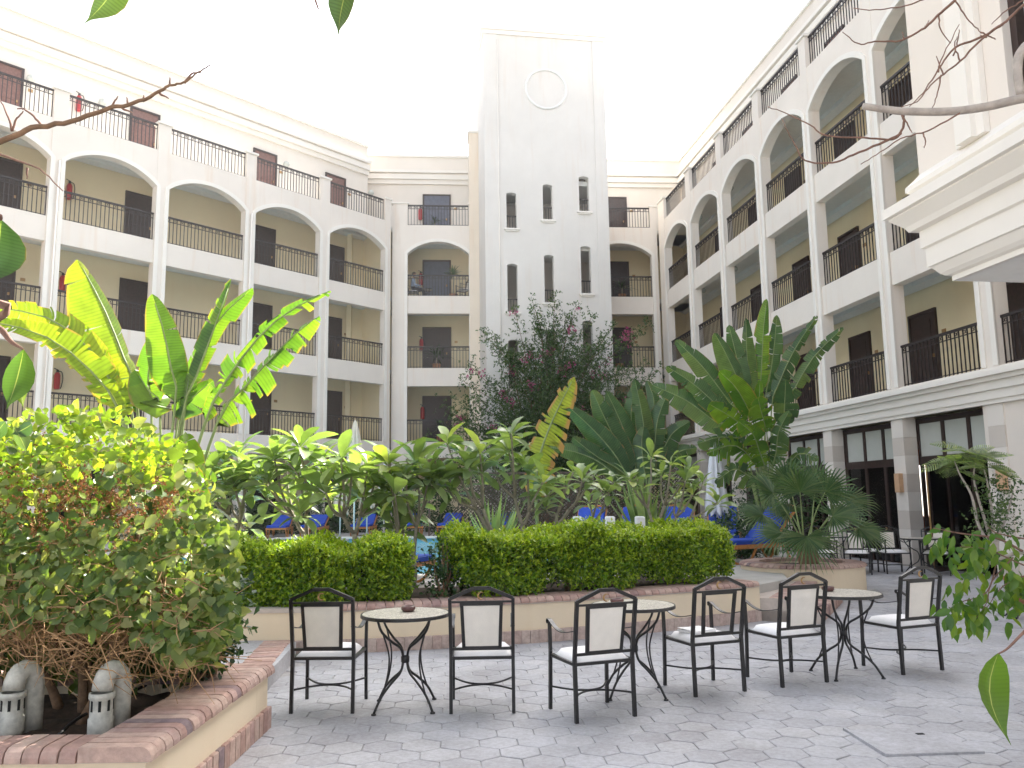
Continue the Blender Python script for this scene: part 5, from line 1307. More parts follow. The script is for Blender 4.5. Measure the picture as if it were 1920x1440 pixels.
for k, (px, py, Y, f) in enumerate(lv):
    p = bush_pt(px, py, Y); top = py < 900 + 40 * math.sin(px * .05); nm = 'bush_top_lit' if top and stemR.random() < 0.9 else 'bush'
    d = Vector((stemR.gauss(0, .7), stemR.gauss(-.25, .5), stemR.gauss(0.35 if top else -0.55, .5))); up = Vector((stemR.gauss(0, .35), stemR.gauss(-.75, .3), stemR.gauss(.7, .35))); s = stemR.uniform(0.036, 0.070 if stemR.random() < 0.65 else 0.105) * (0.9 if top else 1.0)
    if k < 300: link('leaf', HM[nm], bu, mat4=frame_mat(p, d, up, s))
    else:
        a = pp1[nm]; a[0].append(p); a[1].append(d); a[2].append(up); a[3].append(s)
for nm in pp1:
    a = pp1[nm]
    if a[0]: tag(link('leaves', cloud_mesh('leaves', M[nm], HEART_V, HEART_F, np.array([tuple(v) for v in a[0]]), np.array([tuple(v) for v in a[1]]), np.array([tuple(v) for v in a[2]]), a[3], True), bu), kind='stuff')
# dry brown seed clusters
c = []
for k in range(620):
    px = stemR.uniform(-30, 360); py = stemR.gauss(965, 48)
    if px > 300 and py < 930: continue
    c.append(tuple(bush_pt(px, py - 25, stemR.uniform(4.72, 5.4))))
c = np.array(c); pos, d, up, sz = sprig_cloud(c, unit_rand(len(c)), 16, 0.07, (0.010, 0.022), 0.9)
tag(link('dry_clusters', cloud_mesh('dry_clusters', M['dryleaf'], KITE_V, KITE_F, pos, d, up, sz), bu), kind='stuff')
# interior shade foliage of the bush so the far side is closed
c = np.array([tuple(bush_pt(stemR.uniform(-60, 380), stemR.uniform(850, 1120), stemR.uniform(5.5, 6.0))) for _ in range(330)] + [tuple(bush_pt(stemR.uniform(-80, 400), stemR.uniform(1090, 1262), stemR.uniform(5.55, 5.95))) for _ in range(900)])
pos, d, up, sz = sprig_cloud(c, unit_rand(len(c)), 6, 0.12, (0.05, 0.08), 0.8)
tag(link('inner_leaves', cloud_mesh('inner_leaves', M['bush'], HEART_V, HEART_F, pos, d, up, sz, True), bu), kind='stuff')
# small flowering shrub at the planter corner
fs = shrub('flowering_shrub', 'small dark glossy shrub with red flowers at the planter corner', (*at(395, 1170, 5.75)[:2], 0.82), (0.20, 0.2, 0.36), 150, M['hedge_dark'], (0.05, 0.08), None, 9, zb=0.32, shell=0.8)
fO = np.array(fs.location); c = np.array([tuple(at(px, py, 5.6)) for px, py in ((428, 1165), (436, 1178), (420, 1190), (430, 1210))]) - fO
pos, d, up, sz = sprig_cloud(c, unit_rand(len(c)), 8, 0.02, (0.018, 0.03), 0.9); tag(link('flowers', cloud_mesh('flowers', M['petal'], KITE_V, KITE_F, pos, d, up, sz), fs), kind='stuff')

# ---- banana clumps: every leaf by its own midrib
def clump(label, base_px, Y, leaves, mat_default, petr=0.022, group='banana clumps in the garden', seed=1, zb=0.42, tb=0.0, wf=1.0):
    b = at(base_px[0], base_px[1], Y); t = thing('banana_plant', label, 'banana plant', (b.x, b.y, zb), 0, group); O = Vector(t.location)
    for i, L in enumerate(leaves):
        pts_px, wl, wr, opt = L; n = len(pts_px); R = random.Random(seed * 100 + i)
        Yo = opt.get('dy', R.uniform(-.4, .4)); pts = [Vector((b.x + R.uniform(-.12, .12), b.y + R.uniform(-.1, .1), zb))]
        cum = 0
        for k, (x, y) in enumerate(pts_px): pts.append(at(x, y, Y + Yo * (k + 1) / n))
        # blade start fraction from the second listed point
        tot = sum((pts[k + 1] - pts[k]).length for k in range(len(pts) - 1)); pre = sum((pts[k + 1] - pts[k]).length for k in range(opt.get('k0', 1))) + opt.get('tb', tb) * (pts[2] - pts[1]).length; wl *= wf; wr *= wf
        blade_leaf('leaf', pts, wl, wr, opt.get('mat', mat_default), t, t0=pre / tot, roll=opt.get('roll', R.uniform(-.3, .3)), fold=opt.get('fold', 0.3), tears=opt.get('tears', 5), droop=opt.get('droop', 0.12), seed=seed * 37 + i, petr=petr, origin=O, gap=opt.get('gap', 0.3))
    return t
def Z4(*p): return [(x / 3, 480 + y / 3) for x, y in p]
BN = M['banana']; BY = M['banana_yellow']
clump('sunlit banana plant with tall torn leaves rising behind the ivy bush', (300, 960), 9.9, [
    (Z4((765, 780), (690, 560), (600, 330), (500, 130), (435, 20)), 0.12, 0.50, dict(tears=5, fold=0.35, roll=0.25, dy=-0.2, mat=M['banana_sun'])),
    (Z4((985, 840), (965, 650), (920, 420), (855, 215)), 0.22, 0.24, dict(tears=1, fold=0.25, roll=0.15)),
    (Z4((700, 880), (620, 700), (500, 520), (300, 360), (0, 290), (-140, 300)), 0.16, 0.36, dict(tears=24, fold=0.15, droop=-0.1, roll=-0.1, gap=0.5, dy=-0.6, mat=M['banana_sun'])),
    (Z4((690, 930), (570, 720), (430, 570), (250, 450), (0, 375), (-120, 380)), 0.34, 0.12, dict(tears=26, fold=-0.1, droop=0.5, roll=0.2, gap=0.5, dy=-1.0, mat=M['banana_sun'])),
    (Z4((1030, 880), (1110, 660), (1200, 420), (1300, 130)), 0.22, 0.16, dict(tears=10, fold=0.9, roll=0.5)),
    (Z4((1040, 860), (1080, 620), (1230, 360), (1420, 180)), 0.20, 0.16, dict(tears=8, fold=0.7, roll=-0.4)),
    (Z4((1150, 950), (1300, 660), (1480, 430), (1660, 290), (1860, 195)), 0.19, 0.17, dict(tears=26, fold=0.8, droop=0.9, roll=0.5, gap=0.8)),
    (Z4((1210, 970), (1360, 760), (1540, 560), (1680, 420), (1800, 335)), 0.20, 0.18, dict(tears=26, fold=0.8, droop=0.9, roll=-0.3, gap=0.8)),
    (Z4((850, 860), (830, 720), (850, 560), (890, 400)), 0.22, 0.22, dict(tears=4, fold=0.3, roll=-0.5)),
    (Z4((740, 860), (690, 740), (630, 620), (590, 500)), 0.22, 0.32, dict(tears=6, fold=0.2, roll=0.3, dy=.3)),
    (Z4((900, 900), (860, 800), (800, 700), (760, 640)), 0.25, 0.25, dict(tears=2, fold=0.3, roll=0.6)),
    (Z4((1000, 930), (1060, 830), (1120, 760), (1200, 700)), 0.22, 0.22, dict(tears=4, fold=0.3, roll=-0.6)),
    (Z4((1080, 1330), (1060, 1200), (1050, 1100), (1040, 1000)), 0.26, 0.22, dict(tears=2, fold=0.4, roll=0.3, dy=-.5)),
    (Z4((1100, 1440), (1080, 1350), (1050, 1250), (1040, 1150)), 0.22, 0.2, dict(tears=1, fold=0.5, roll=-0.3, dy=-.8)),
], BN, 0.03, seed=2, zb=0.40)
BD = M['banana_dark']
def Z6(*p): return [(1200 + x / 4.8, 520 + y / 4.8) for x, y in p]
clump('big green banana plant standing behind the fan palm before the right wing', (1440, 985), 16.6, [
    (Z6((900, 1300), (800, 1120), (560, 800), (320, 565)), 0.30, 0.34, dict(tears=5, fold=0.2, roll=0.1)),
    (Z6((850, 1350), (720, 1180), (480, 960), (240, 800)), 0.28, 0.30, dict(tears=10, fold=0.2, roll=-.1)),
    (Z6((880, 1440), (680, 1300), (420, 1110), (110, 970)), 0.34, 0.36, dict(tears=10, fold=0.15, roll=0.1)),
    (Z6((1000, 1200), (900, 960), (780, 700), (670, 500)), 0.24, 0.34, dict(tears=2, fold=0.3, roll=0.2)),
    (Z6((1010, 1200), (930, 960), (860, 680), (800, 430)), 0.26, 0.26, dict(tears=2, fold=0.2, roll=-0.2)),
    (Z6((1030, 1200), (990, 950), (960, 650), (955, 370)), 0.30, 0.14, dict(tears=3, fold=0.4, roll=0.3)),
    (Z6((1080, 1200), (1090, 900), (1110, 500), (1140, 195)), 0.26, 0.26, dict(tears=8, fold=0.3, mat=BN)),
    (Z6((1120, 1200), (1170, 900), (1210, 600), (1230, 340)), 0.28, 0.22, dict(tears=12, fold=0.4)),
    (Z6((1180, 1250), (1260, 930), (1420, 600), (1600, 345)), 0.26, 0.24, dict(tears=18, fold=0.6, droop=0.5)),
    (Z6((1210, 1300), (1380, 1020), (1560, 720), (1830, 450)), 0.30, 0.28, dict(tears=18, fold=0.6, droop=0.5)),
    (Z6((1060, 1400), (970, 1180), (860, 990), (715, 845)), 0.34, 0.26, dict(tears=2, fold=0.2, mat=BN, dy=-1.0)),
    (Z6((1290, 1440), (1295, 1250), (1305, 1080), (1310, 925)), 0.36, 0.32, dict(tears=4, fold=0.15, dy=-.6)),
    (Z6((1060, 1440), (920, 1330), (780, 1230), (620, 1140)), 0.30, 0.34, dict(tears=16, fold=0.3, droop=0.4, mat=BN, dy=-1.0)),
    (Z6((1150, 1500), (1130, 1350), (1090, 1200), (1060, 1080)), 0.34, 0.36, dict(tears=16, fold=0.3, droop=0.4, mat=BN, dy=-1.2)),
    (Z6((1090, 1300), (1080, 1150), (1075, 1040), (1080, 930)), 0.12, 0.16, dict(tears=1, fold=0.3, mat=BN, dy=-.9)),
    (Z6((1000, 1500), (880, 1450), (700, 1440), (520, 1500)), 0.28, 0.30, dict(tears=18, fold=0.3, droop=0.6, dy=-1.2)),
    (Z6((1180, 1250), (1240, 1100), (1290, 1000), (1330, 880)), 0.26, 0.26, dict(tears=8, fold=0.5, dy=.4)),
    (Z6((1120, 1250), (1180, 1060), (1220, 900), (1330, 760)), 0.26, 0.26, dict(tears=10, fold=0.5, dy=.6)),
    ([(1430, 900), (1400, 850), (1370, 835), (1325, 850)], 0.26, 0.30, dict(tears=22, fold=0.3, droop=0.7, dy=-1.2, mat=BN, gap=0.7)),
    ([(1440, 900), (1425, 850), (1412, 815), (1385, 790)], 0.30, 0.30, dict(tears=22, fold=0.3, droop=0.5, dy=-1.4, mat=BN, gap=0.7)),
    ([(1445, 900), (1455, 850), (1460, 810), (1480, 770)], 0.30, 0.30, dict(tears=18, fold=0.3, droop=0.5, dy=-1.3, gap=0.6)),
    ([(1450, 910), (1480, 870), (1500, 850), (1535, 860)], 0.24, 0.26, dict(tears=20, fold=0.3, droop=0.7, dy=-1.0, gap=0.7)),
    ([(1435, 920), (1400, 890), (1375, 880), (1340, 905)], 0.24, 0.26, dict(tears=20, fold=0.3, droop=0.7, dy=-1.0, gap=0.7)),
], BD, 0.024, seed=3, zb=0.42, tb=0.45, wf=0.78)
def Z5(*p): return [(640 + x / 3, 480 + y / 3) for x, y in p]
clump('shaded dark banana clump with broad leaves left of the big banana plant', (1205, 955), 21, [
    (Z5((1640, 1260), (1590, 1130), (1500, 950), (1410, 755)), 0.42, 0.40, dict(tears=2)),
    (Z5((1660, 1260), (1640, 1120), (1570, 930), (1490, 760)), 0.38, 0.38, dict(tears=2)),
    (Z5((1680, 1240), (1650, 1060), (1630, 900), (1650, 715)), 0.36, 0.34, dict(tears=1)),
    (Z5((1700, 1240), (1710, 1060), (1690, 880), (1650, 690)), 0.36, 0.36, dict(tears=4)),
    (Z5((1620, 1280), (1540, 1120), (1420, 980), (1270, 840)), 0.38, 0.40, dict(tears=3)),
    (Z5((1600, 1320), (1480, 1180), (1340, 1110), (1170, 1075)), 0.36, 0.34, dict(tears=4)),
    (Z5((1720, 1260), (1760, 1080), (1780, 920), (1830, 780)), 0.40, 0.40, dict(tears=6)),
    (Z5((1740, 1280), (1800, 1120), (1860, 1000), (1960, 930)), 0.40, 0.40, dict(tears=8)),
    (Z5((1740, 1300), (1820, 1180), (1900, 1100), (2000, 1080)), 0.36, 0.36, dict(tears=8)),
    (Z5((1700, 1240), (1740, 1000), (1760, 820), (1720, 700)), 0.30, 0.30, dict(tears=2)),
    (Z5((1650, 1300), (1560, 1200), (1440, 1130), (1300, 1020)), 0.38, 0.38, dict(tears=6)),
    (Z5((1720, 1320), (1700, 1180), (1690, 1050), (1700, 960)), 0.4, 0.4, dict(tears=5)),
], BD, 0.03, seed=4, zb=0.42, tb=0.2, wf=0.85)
clump('single yellow banana leaf with dry brown edges before the tower', (1002, 985), 14.2, [
    (Z5((1095, 1380), (1110, 1150), (1190, 920), (1310, 680)), 0.34, 0.26, dict(tears=26, fold=0.25, droop=0.45, mat=BY, gap=0.7, roll=0.1)),
], BY, 0.045, seed=5, zb=0.42)
spiky('spiky_plant', 'tuft of upright sword leaves behind the frangipani trees', (*at(925, 960, 15.5)[:2], TZ), 0.0, 34, 1.45, M['frangi'], None, False, 0.2, 21)
spiky('spiky_plant', 'tuft of pale upright stems at the foot of the dark banana clump', (*at(1212, 960, 17.5)[:2], TZ), 0.0, 40, 1.75, M['frangi'], None, False, 0.2, 22)

# ---- frangipani trees: rosettes at branch tips
OBm = MB().add(OB_V, OB_F).mesh('leaf', M['frangi'], True)
def frangipani(label, base_px, Y, ros, seed, zb=0.42, per=11, lsize=(0.27, 0.44), extra=0.7):
    R = random.Random(seed); b = at(base_px[0], base_px[1], Y); t = thing('frangipani_tree', label, 'tree', (b.x, b.y, zb), 0, 'frangipani trees behind the hedges'); O = Vector(t.location)
    ros = list(ros); ros += [(x + R.uniform(-38, 38), y + R.uniform(8, 62)) for (x, y) in ros if R.random() < extra]
    tips = []
    for (x, y) in ros: tips.append(at(x, y + 20, Y + R.uniform(-.55, .55)) - O)
    b_top = at(base_px[0], base_px[1], Y) - O; b_top.z = max(b_top.z, 0.12)
    q = MB(); q.tube(smooth_path([(0, 0, 0), Vector((0.02, 0, b_top.z * 0.5)), b_top], 3), [0.042, 0.04, 0.038, 0.036, 0.035, 0.034, 0.034], 7); q.build('trunk', M['bark_grey'], t, True)
    tips.sort(key=lambda p: p.x); groups = [tips[:len(tips) // 2 + len(tips) % 2], tips[len(tips) // 2 + len(tips) % 2:]]
    for g in groups:
        if not g: continue
        cen = sum(g, Vector()) / len(g); fork = b_top.lerp(cen, 0.45) + Vector((R.uniform(-.06, .06), R.uniform(-.06, .06), -0.08))
        q = MB(); q.tube(smooth_path([b_top, b_top.lerp(fork, .5) + Vector((0, 0, -.04)), fork], 3), [0.030 - 0.001 * j for j in range(7)], 6); q.build('branch', M['bark_grey'], t, True)
        for tip in g:
            mid = fork.lerp(tip, 0.5) + Vector((R.uniform(-.05, .05), R.uniform(-.05, .05), -0.07))
            q = MB(); q.tube(smooth_path([fork, mid, tip], 4), [0.021 - 0.001 * j for j in range(9)], 6); q.build('branch', M['bark_grey'], t, True)
            n = per + R.randint(-2, 3); a0 = R.uniform(0, 6.28)
            for k in range(n):
                a = a0 + k * 2.4; el = 1.05 - 1.55 * (k / n) + R.gauss(0, .15)
                d = Vector((math.cos(a) * math.cos(el), math.sin(a) * math.cos(el), math.sin(el))); s = R.uniform(*lsize) * (0.75 + 0.35 * math.sin(PI * (0.25 + 0.7 * k / n)))
                up = Vector((0, 0, 1)) + Vector((R.gauss(0, .25), R.gauss(0, .25), 0)); 
                if el > 0.9: up = Vector((-math.cos(a), -math.sin(a), 0.4))
                link('leaf', OBm, t, mat4=frame_mat(tip - Vector((0, 0, 0.07 * k / n)) + d * 0.02, d, up, s))
    return t
FR = [('frangipani tree with sunlit leaves beside the banana plant at left', (440, 1000), 11.2, [(395, 880), (420, 845), (447, 833), (430, 905), (470, 868), (385, 920)]),
      ('sunlit frangipani tree reaching highest left of the cream parasol', (575, 1005), 11.2, [(514, 838), (562, 817), (545, 925), (591, 842), (503, 883), (560, 870)]),
      ('frangipani tree directly in front of the cream parasol', (665, 1000), 11.0, [(641, 892), (639, 842), (701, 890), (660, 868), (610, 900), (690, 850)]),
      ('frangipani tree above the gap between the two hedges', (775, 1040), 11.3, [(728, 848), (760, 870), (803, 875), (740, 905), (780, 850), (715, 930)]),
      ('tall frangipani tree in front of the gallery left of the tower foot', (925, 1000), 11.6, [(838, 811), (880, 857), (851, 905), (900, 830), (830, 880), (868, 835)]),
      ('tallest frangipani tree left of the yellow banana leaf', (980, 985), 12.0, [(953, 822), (972, 848), (959, 792), (1018, 884), (990, 870), (925, 850)]),
      ('frangipani tree just right of the yellow banana leaf', (1040, 985), 12.2, [(1059, 888), (1092, 880), (1022, 932), (1113, 872), (1075, 865)]),
      ('small frangipani tree with bowed pale branches behind the hedge middle', (1105, 985), 12.4, [(1105, 921), (1142, 902), (1150, 884), (1128, 895)]),
      ('frangipani tree with candelabra branches below the dark banana clump', (1228, 985), 12.6, [(1221, 838), (1258, 849), (1292, 859), (1200, 897), (1180, 880), (1240, 870)]),
      ('frangipani tree in front of the white parasol at the hedge end', (1262, 990), 12.6, [(1267, 915), (1300, 905), (1345, 922), (1285, 880), (1318, 885)])]
for i, (lab, b, Y, r) in enumerate(FR): frangipani(lab, b, Y, r, 30 + i, per=12 if i < 6 else 9, lsize=(0.28, 0.46) if i < 6 else (0.20, 0.33), extra=(0.75, 0.75, 0.7, 0.6, 0.5, 0.4, 0, 0, 0, 0)[i])

# ---- fan palm in the round planter
fp = thing('fan_palm', 'green fan palm spreading over the round planter', 'palm', (4.86, 13.85, 0.44)); FO = Vector(fp.location)
def fan_leaf(hub, d, up, R_, seed):
    R = random.Random(seed); d = d.normalized(); s = d.cross(up).normalized(); n = s.cross(d)
    q = MB(); b0 = Vector((R.uniform(-.08, .08), R.uniform(-.08, .08), 0.25)); mid = b0.lerp(hub, 0.55) + Vector((0, 0, 0.08))
    q.tube(smooth_path([b0, mid, hub], 4), [0.016 - 0.001 * j for j in range(9)], 5, 1)
    N = 30; span = math.radians(125)
    for k in range(N):
        a = -span + 2 * span * (k + .5) / N; da = span / N * 0.98; L = R_ * (0.72 + 0.28 * math.cos(a * 0.55)) * R.uniform(0.92, 1.08)
        def dirv(b): return d * math.cos(b) + s * math.sin(b)
        c = dirv(a); e0 = dirv(a - da); e1 = dirv(a + da); fz = n * 0.012
        j0 = 0.42 * L; tip = hub + c * L * 0.97 - Vector((0, 0, 1)) * (L * R.uniform(0.1, 0.3)) + n * 0.02
        m_ = hub + c * L * 0.78 - Vector((0, 0, 1)) * (L * 0.07); wv = s * (-math.sin(a)) * 0 + (e1 - e0).normalized()
        v = [hub, hub + e0 * j0 - fz, hub + c * j0 + fz, hub + e1 * j0 - fz, m_ - wv * 0.010, m_ + wv * 0.010, tip]
        q.add(v, [(0, 1, 2), (0, 2, 3), (1, 4, 2), (2, 5, 3), (2, 4, 5), (4, 6, 5)])
    q.build('leaf', [M['fan'], M['petiole']], fp)
cen = at(1509, 994, 13.85)
for i, (px, py, dy, ddir, R_) in enumerate([(1500, 922, -.5, (-.05, -.45, .9), .62), (1547, 923, -.1, (.55, -.1, .8), .62), (1561, 968, -.5, (.9, -.4, .25), .60), (1466, 1000, -.7, (-.8, -.5, -.35), .58), (1513, 1006, -.9, (.05, -.65, -.75), .62),
                                          (1449, 925, 0, (-.7, -.1, .6), .62), (1479, 905, .3, (-.3, .2, .95), .62), (1610, 990, -.2, (.95, -.2, -.25), .58), (1430, 965, -.2, (-.95, -.2, .1), .55), (1530, 905, .5, (.2, .4, .9), .6), (1585, 940, .4, (.8, .3, .5), .58), (1480, 960, .5, (-.6, .5, .4), .55)]):
    hub = at(px, py, 13.85 + dy) - FO; d = Vector(ddir); up = Vector((0, -0.55, 0.8)) if abs(d.z) < 0.85 else Vector((0, -1, 0.1))
    fan_leaf(hub, d, up, R_, 200 + i)
q = MB(); q.lathe([(0.16, 0), (0.17, 0.2), (0.12, 0.34), (0, 0.4)], 12); q.build('trunk', M['bark'], fp, True)

# ---- bougainvillea climbing in front of the tower
bg = thing('bougainvillea', 'sprawling bougainvillea with pink flowers climbing the white tower front', 'climbing shrub', (*at(1030, 960, 30.6)[:2], TZ)); GO = Vector(bg.location)
R = random.Random(77); lc = []; fc = []
tips = [(1040, 548), (1000, 575), (965, 585), (905, 618), (880, 690), (868, 720), (850, 770), (925, 640), (1010, 620), (1080, 575), (1110, 600), (1150, 615), (1215, 606), (1190, 640), (1200, 690), (1185, 740), (1060, 600), (1130, 640), (950, 660), (885, 760), (860, 800), (930, 720), (1230, 700), (1160, 700), (985, 640), (1095, 660), (1040, 620), (1060, 680), (980, 700), (1130, 720), (1020, 700)]
for k, (x, y) in enumerate(tips):
    Yt = 30.4 + R.uniform(-.5, .6); tip = at(x, y, Yt) - GO; mx = 1035 + (x - 1035) * R.uniform(.35, .6); my = 930 - (930 - y) * R.uniform(.6, .85); mid = at(mx, my, 30.6) - GO
    b0 = Vector((R.uniform(-.5, .5), R.uniform(-.2, .2), 0)); P = smooth_path([b0, b0.lerp(mid, .5) + Vector((R.uniform(-.3, .3), 0, 0)), mid, tip + (Vector((0, 0, .12)) if k % 3 else Vector((0, 0, -.1)))], 7)
    q = MB(); q.tube(P, [0.045 * (1 - j / len(P)) ** 1.3 + 0.006 for j in range(len(P))], 5); q.build('branch', M['bark'], bg, True)
    for j in range(5, len(P)):
        m = 20 if j < len(P) - 5 else 12
        for _ in range(m):
            sp_ = 0.30 if j < len(P) - 6 else 0.13
            lc.append(tuple(P[j] + Vector((R.gauss(0, sp_), R.gauss(0, sp_ * .7), R.gauss(0, sp_)))))
    if R.random() < 0.55:
        for _ in range(R.randint(1, 2)):
            pz = P[R.randint(len(P) - 7, len(P) - 1)] + Vector((R.gauss(0, .15), -0.2, R.gauss(0, .15)))
            for _ in range(R.randint(5, 14)): fc.append(tuple(pz + Vector((R.gauss(0, .09), R.gauss(0, .06), R.gauss(0, .09)))))
for _ in range(2600):
    y = R.triangular(640, 930, 850); x = R.gauss(1030, 55 + (y - 640) * 0.13)
    lc.append(tuple(at(x, y, 30.2 + R.uniform(-.4, .5)) - GO))
for _ in range(350):
    x = R.gauss(880, 28); y = R.uniform(740, 900); lc.append(tuple(at(x, y, 30.2 + R.uniform(-.4, .5)) - GO))
for _ in range(420):
    x = R.gauss(1165, 28); y = R.uniform(690, 900); lc.append(tuple(at(x, y, 30.2 + R.uniform(-.4, .5)) - GO))
lc = np.array(lc); pos, d, up, sz = sprig_cloud(lc, unit_rand(len(lc)), 6, 0.18, (0.06, 0.115), 0.8)
tag(link('foliage', cloud_mesh('foliage', M['boug'], KITE_V, KITE_F, pos, d, up, sz), bg), kind='stuff')
fc = np.array(fc); pos, d, up, sz = sprig_cloud(fc, unit_rand(len(fc)), 4, 0.06, (0.06, 0.10), 0.9)
tag(link('flowers', cloud_mesh('flowers', M['petal'], KITE_V, KITE_F, pos, d, up, sz), bg), kind='stuff')

# ---- near trees: ficus leaf made between two points
def ficus_leaf(parent, base, tip, width, roll=0.0, fold=0.45, mat=None, curl=0.1, O=Vector(), bend=0.0):
    base = Vector(base) - O; tip = Vector(tip) - O; L = (tip - base).length; d = (tip - base).normalized(); vd = (base + O - Vector((0, 0, EYE))).normalized()
    s = d.cross(vd).normalized(); s = Quaternion(d, roll) @ s; n = s.cross(d); q = MB(); uv = []
    prof = [(0, .02), (.05, .25), (.15, .66), (.3, .95), (.45, 1), (.6, .86), (.72, .6), (.82, .3), (.9, .1), (1, .01)]
    for t, w in prof:
        c = base + d * (L * t) + n * (curl * L * math.sin(PI * t)) + s * (bend * L * math.sin(PI * t))
        for u in (-1, -.5, 0, .5, 1):
            q.v.append(tuple(c + s * (u * w * width / 2 * math.cos(fold)) + n * (abs(u) * w * width / 2 * math.sin(fold)))); uv.append((abs(u), t * 0.5))
    for i in range(len(prof) - 1):
        for j in range(4): a = i * 5 + j; q.f.append((a, a + 1, a + 6, a + 5)); q.m.append(0)
    me = q.mesh('leaf', mat or M['ficus'], True); ul = me.uv_layers.new(name='UVMap'); vi = np.empty(len(me.loops), np.int32); me.loops.foreach_get('vertex_index', vi); ul.data.foreach_set('uv', np.array(uv, np.float32)[vi].ravel())
    return link('leaf', me, parent)
def branch(parent, pts, r0, r1, mat, O, n=6, name='branch', jag=0.0, seed=1):
    R = random.Random(seed); P = smooth_path(pts, 5); k = len(P)
    P = [p + Vector((R.gauss(0, jag), R.gauss(0, jag), R.gauss(0, jag))) for p in P]
    q = MB(); q.tube([p - O for p in P], [r0 + (r1 - r0) * i / (k - 1) for i in range(k)], n); return q.build(name, mat, parent, True)

lt_ = thing('overhanging_tree', 'bare branch and hanging ficus leaves entering from the left edge', 'tree', (-3.1, 2.3, 0)); O = Vector(lt_.location); YB = 2.5
branch(lt_, [(-3.1, 2.3, 0), (-3.0, 2.42, 0.8), (-3.12, 2.3, 1.6), (-2.86, 2.42, 2.5), (-2.95, 2.36, 3.1), (-2.7, 2.4, 3.6), (-2.75, 2.35, 4.3)], 0.085, 0.03, M['bark'], O, 9, 'trunk')
branch(lt_, [(-2.85, 2.4, 2.55), at(-150, 300, YB), at(0, 266, YB), at(60, 240, YB), at(135, 228, YB), at(200, 205, YB), at(250, 195, YB), at(300, 172, YB), at(318, 160, YB), at(345, 155, YB), at(372, 135, YB), at(395, 120, YB)], 0.011, 0.0016, M['bark'], O, 6, jag=0.0015, seed=3)
for a in [((205, 203), (215, 190), (222, 180)), ((318, 160), (320, 145)), ((298, 175), (318, 184)), ((78, 236), (60, 215), (45, 205), (32, 204)), ((22, 245), (30, 225), (45, 208)), ((22, 245), (14, 215), (0, 185)), ((240, 197), (239, 182)), ((228, 203), (250, 211)), ((-40, 276), (30, 300), (75, 318), (118, 358)), ((50, 315), (52, 335)), ((345, 155), (360, 138), (378, 135)), ((268, 190), (271, 178))]:
    branch(lt_, [at(x, y, YB + 0.02) for x, y in a], 0.0045, 0.0018, M['twig'], O, 5, jag=0.001, seed=len(a))
YL = 1.5
branch(lt_, [(-2.95, 2.4, 2.2), at(-120, 560, YL), at(-10, 610, YL), at(20, 640, YL), at(44, 655, YL)], 0.012, 0.002, M['twig'], O)
ficus_leaf(lt_, at(44, 655, YL), at(12, 768, YL - .03), 0.058, 0.25, O=O)
ficus_leaf(lt_, at(50, 690, YL + .06), at(44, 765, YL + .06), 0.05, -0.7, O=O)
branch(lt_, [(-2.95, 2.4, 2.6), at(-120, 400, YL), at(-30, 405, YL), at(2, 412, YL)], 0.01, 0.002, M['twig'], O)
ficus_leaf(lt_, at(2, 412, YL), at(-25, 540, YL), 0.10, 0.3, O=O, mat=M['banana_dark'])
branch(lt_, [(-2.7, 2.4, 3.6), at(-60, -120, 1.6), at(150, -110, 1.45), at(235, -60, 1.4)], 0.02, 0.003, M['bark'], O)
ficus_leaf(lt_, at(235, -62, 1.4), at(158, 44, 1.4), 0.062, 0.5, O=O, mat=M['banana_dark'])
branch(lt_, [at(150, -110, 1.45), at(450, -120, 1.4), at(665, -70, 1.4)], 0.01, 0.003, M['bark'], O)
ficus_leaf(lt_, at(668, -72, 1.4), at(634, 68, 1.4), 0.058, -0.4, O=O, mat=M['banana_dark'])
branch(lt_, [at(560, -100, 1.4), at(588, -10, 1.4), at(597, 17, 1.4)], 0.003, 0.0015, M['twig'], O)
for a in [((10, 790), (-30, 830)), ((60, 795), (20, 815)), ((25, 800), (50, 850))]: ficus_leaf(lt_, at(*a[0], 3.4), at(*a[1], 3.4), 0.07, 0.4, O=O, mat=M['banana_dark'])

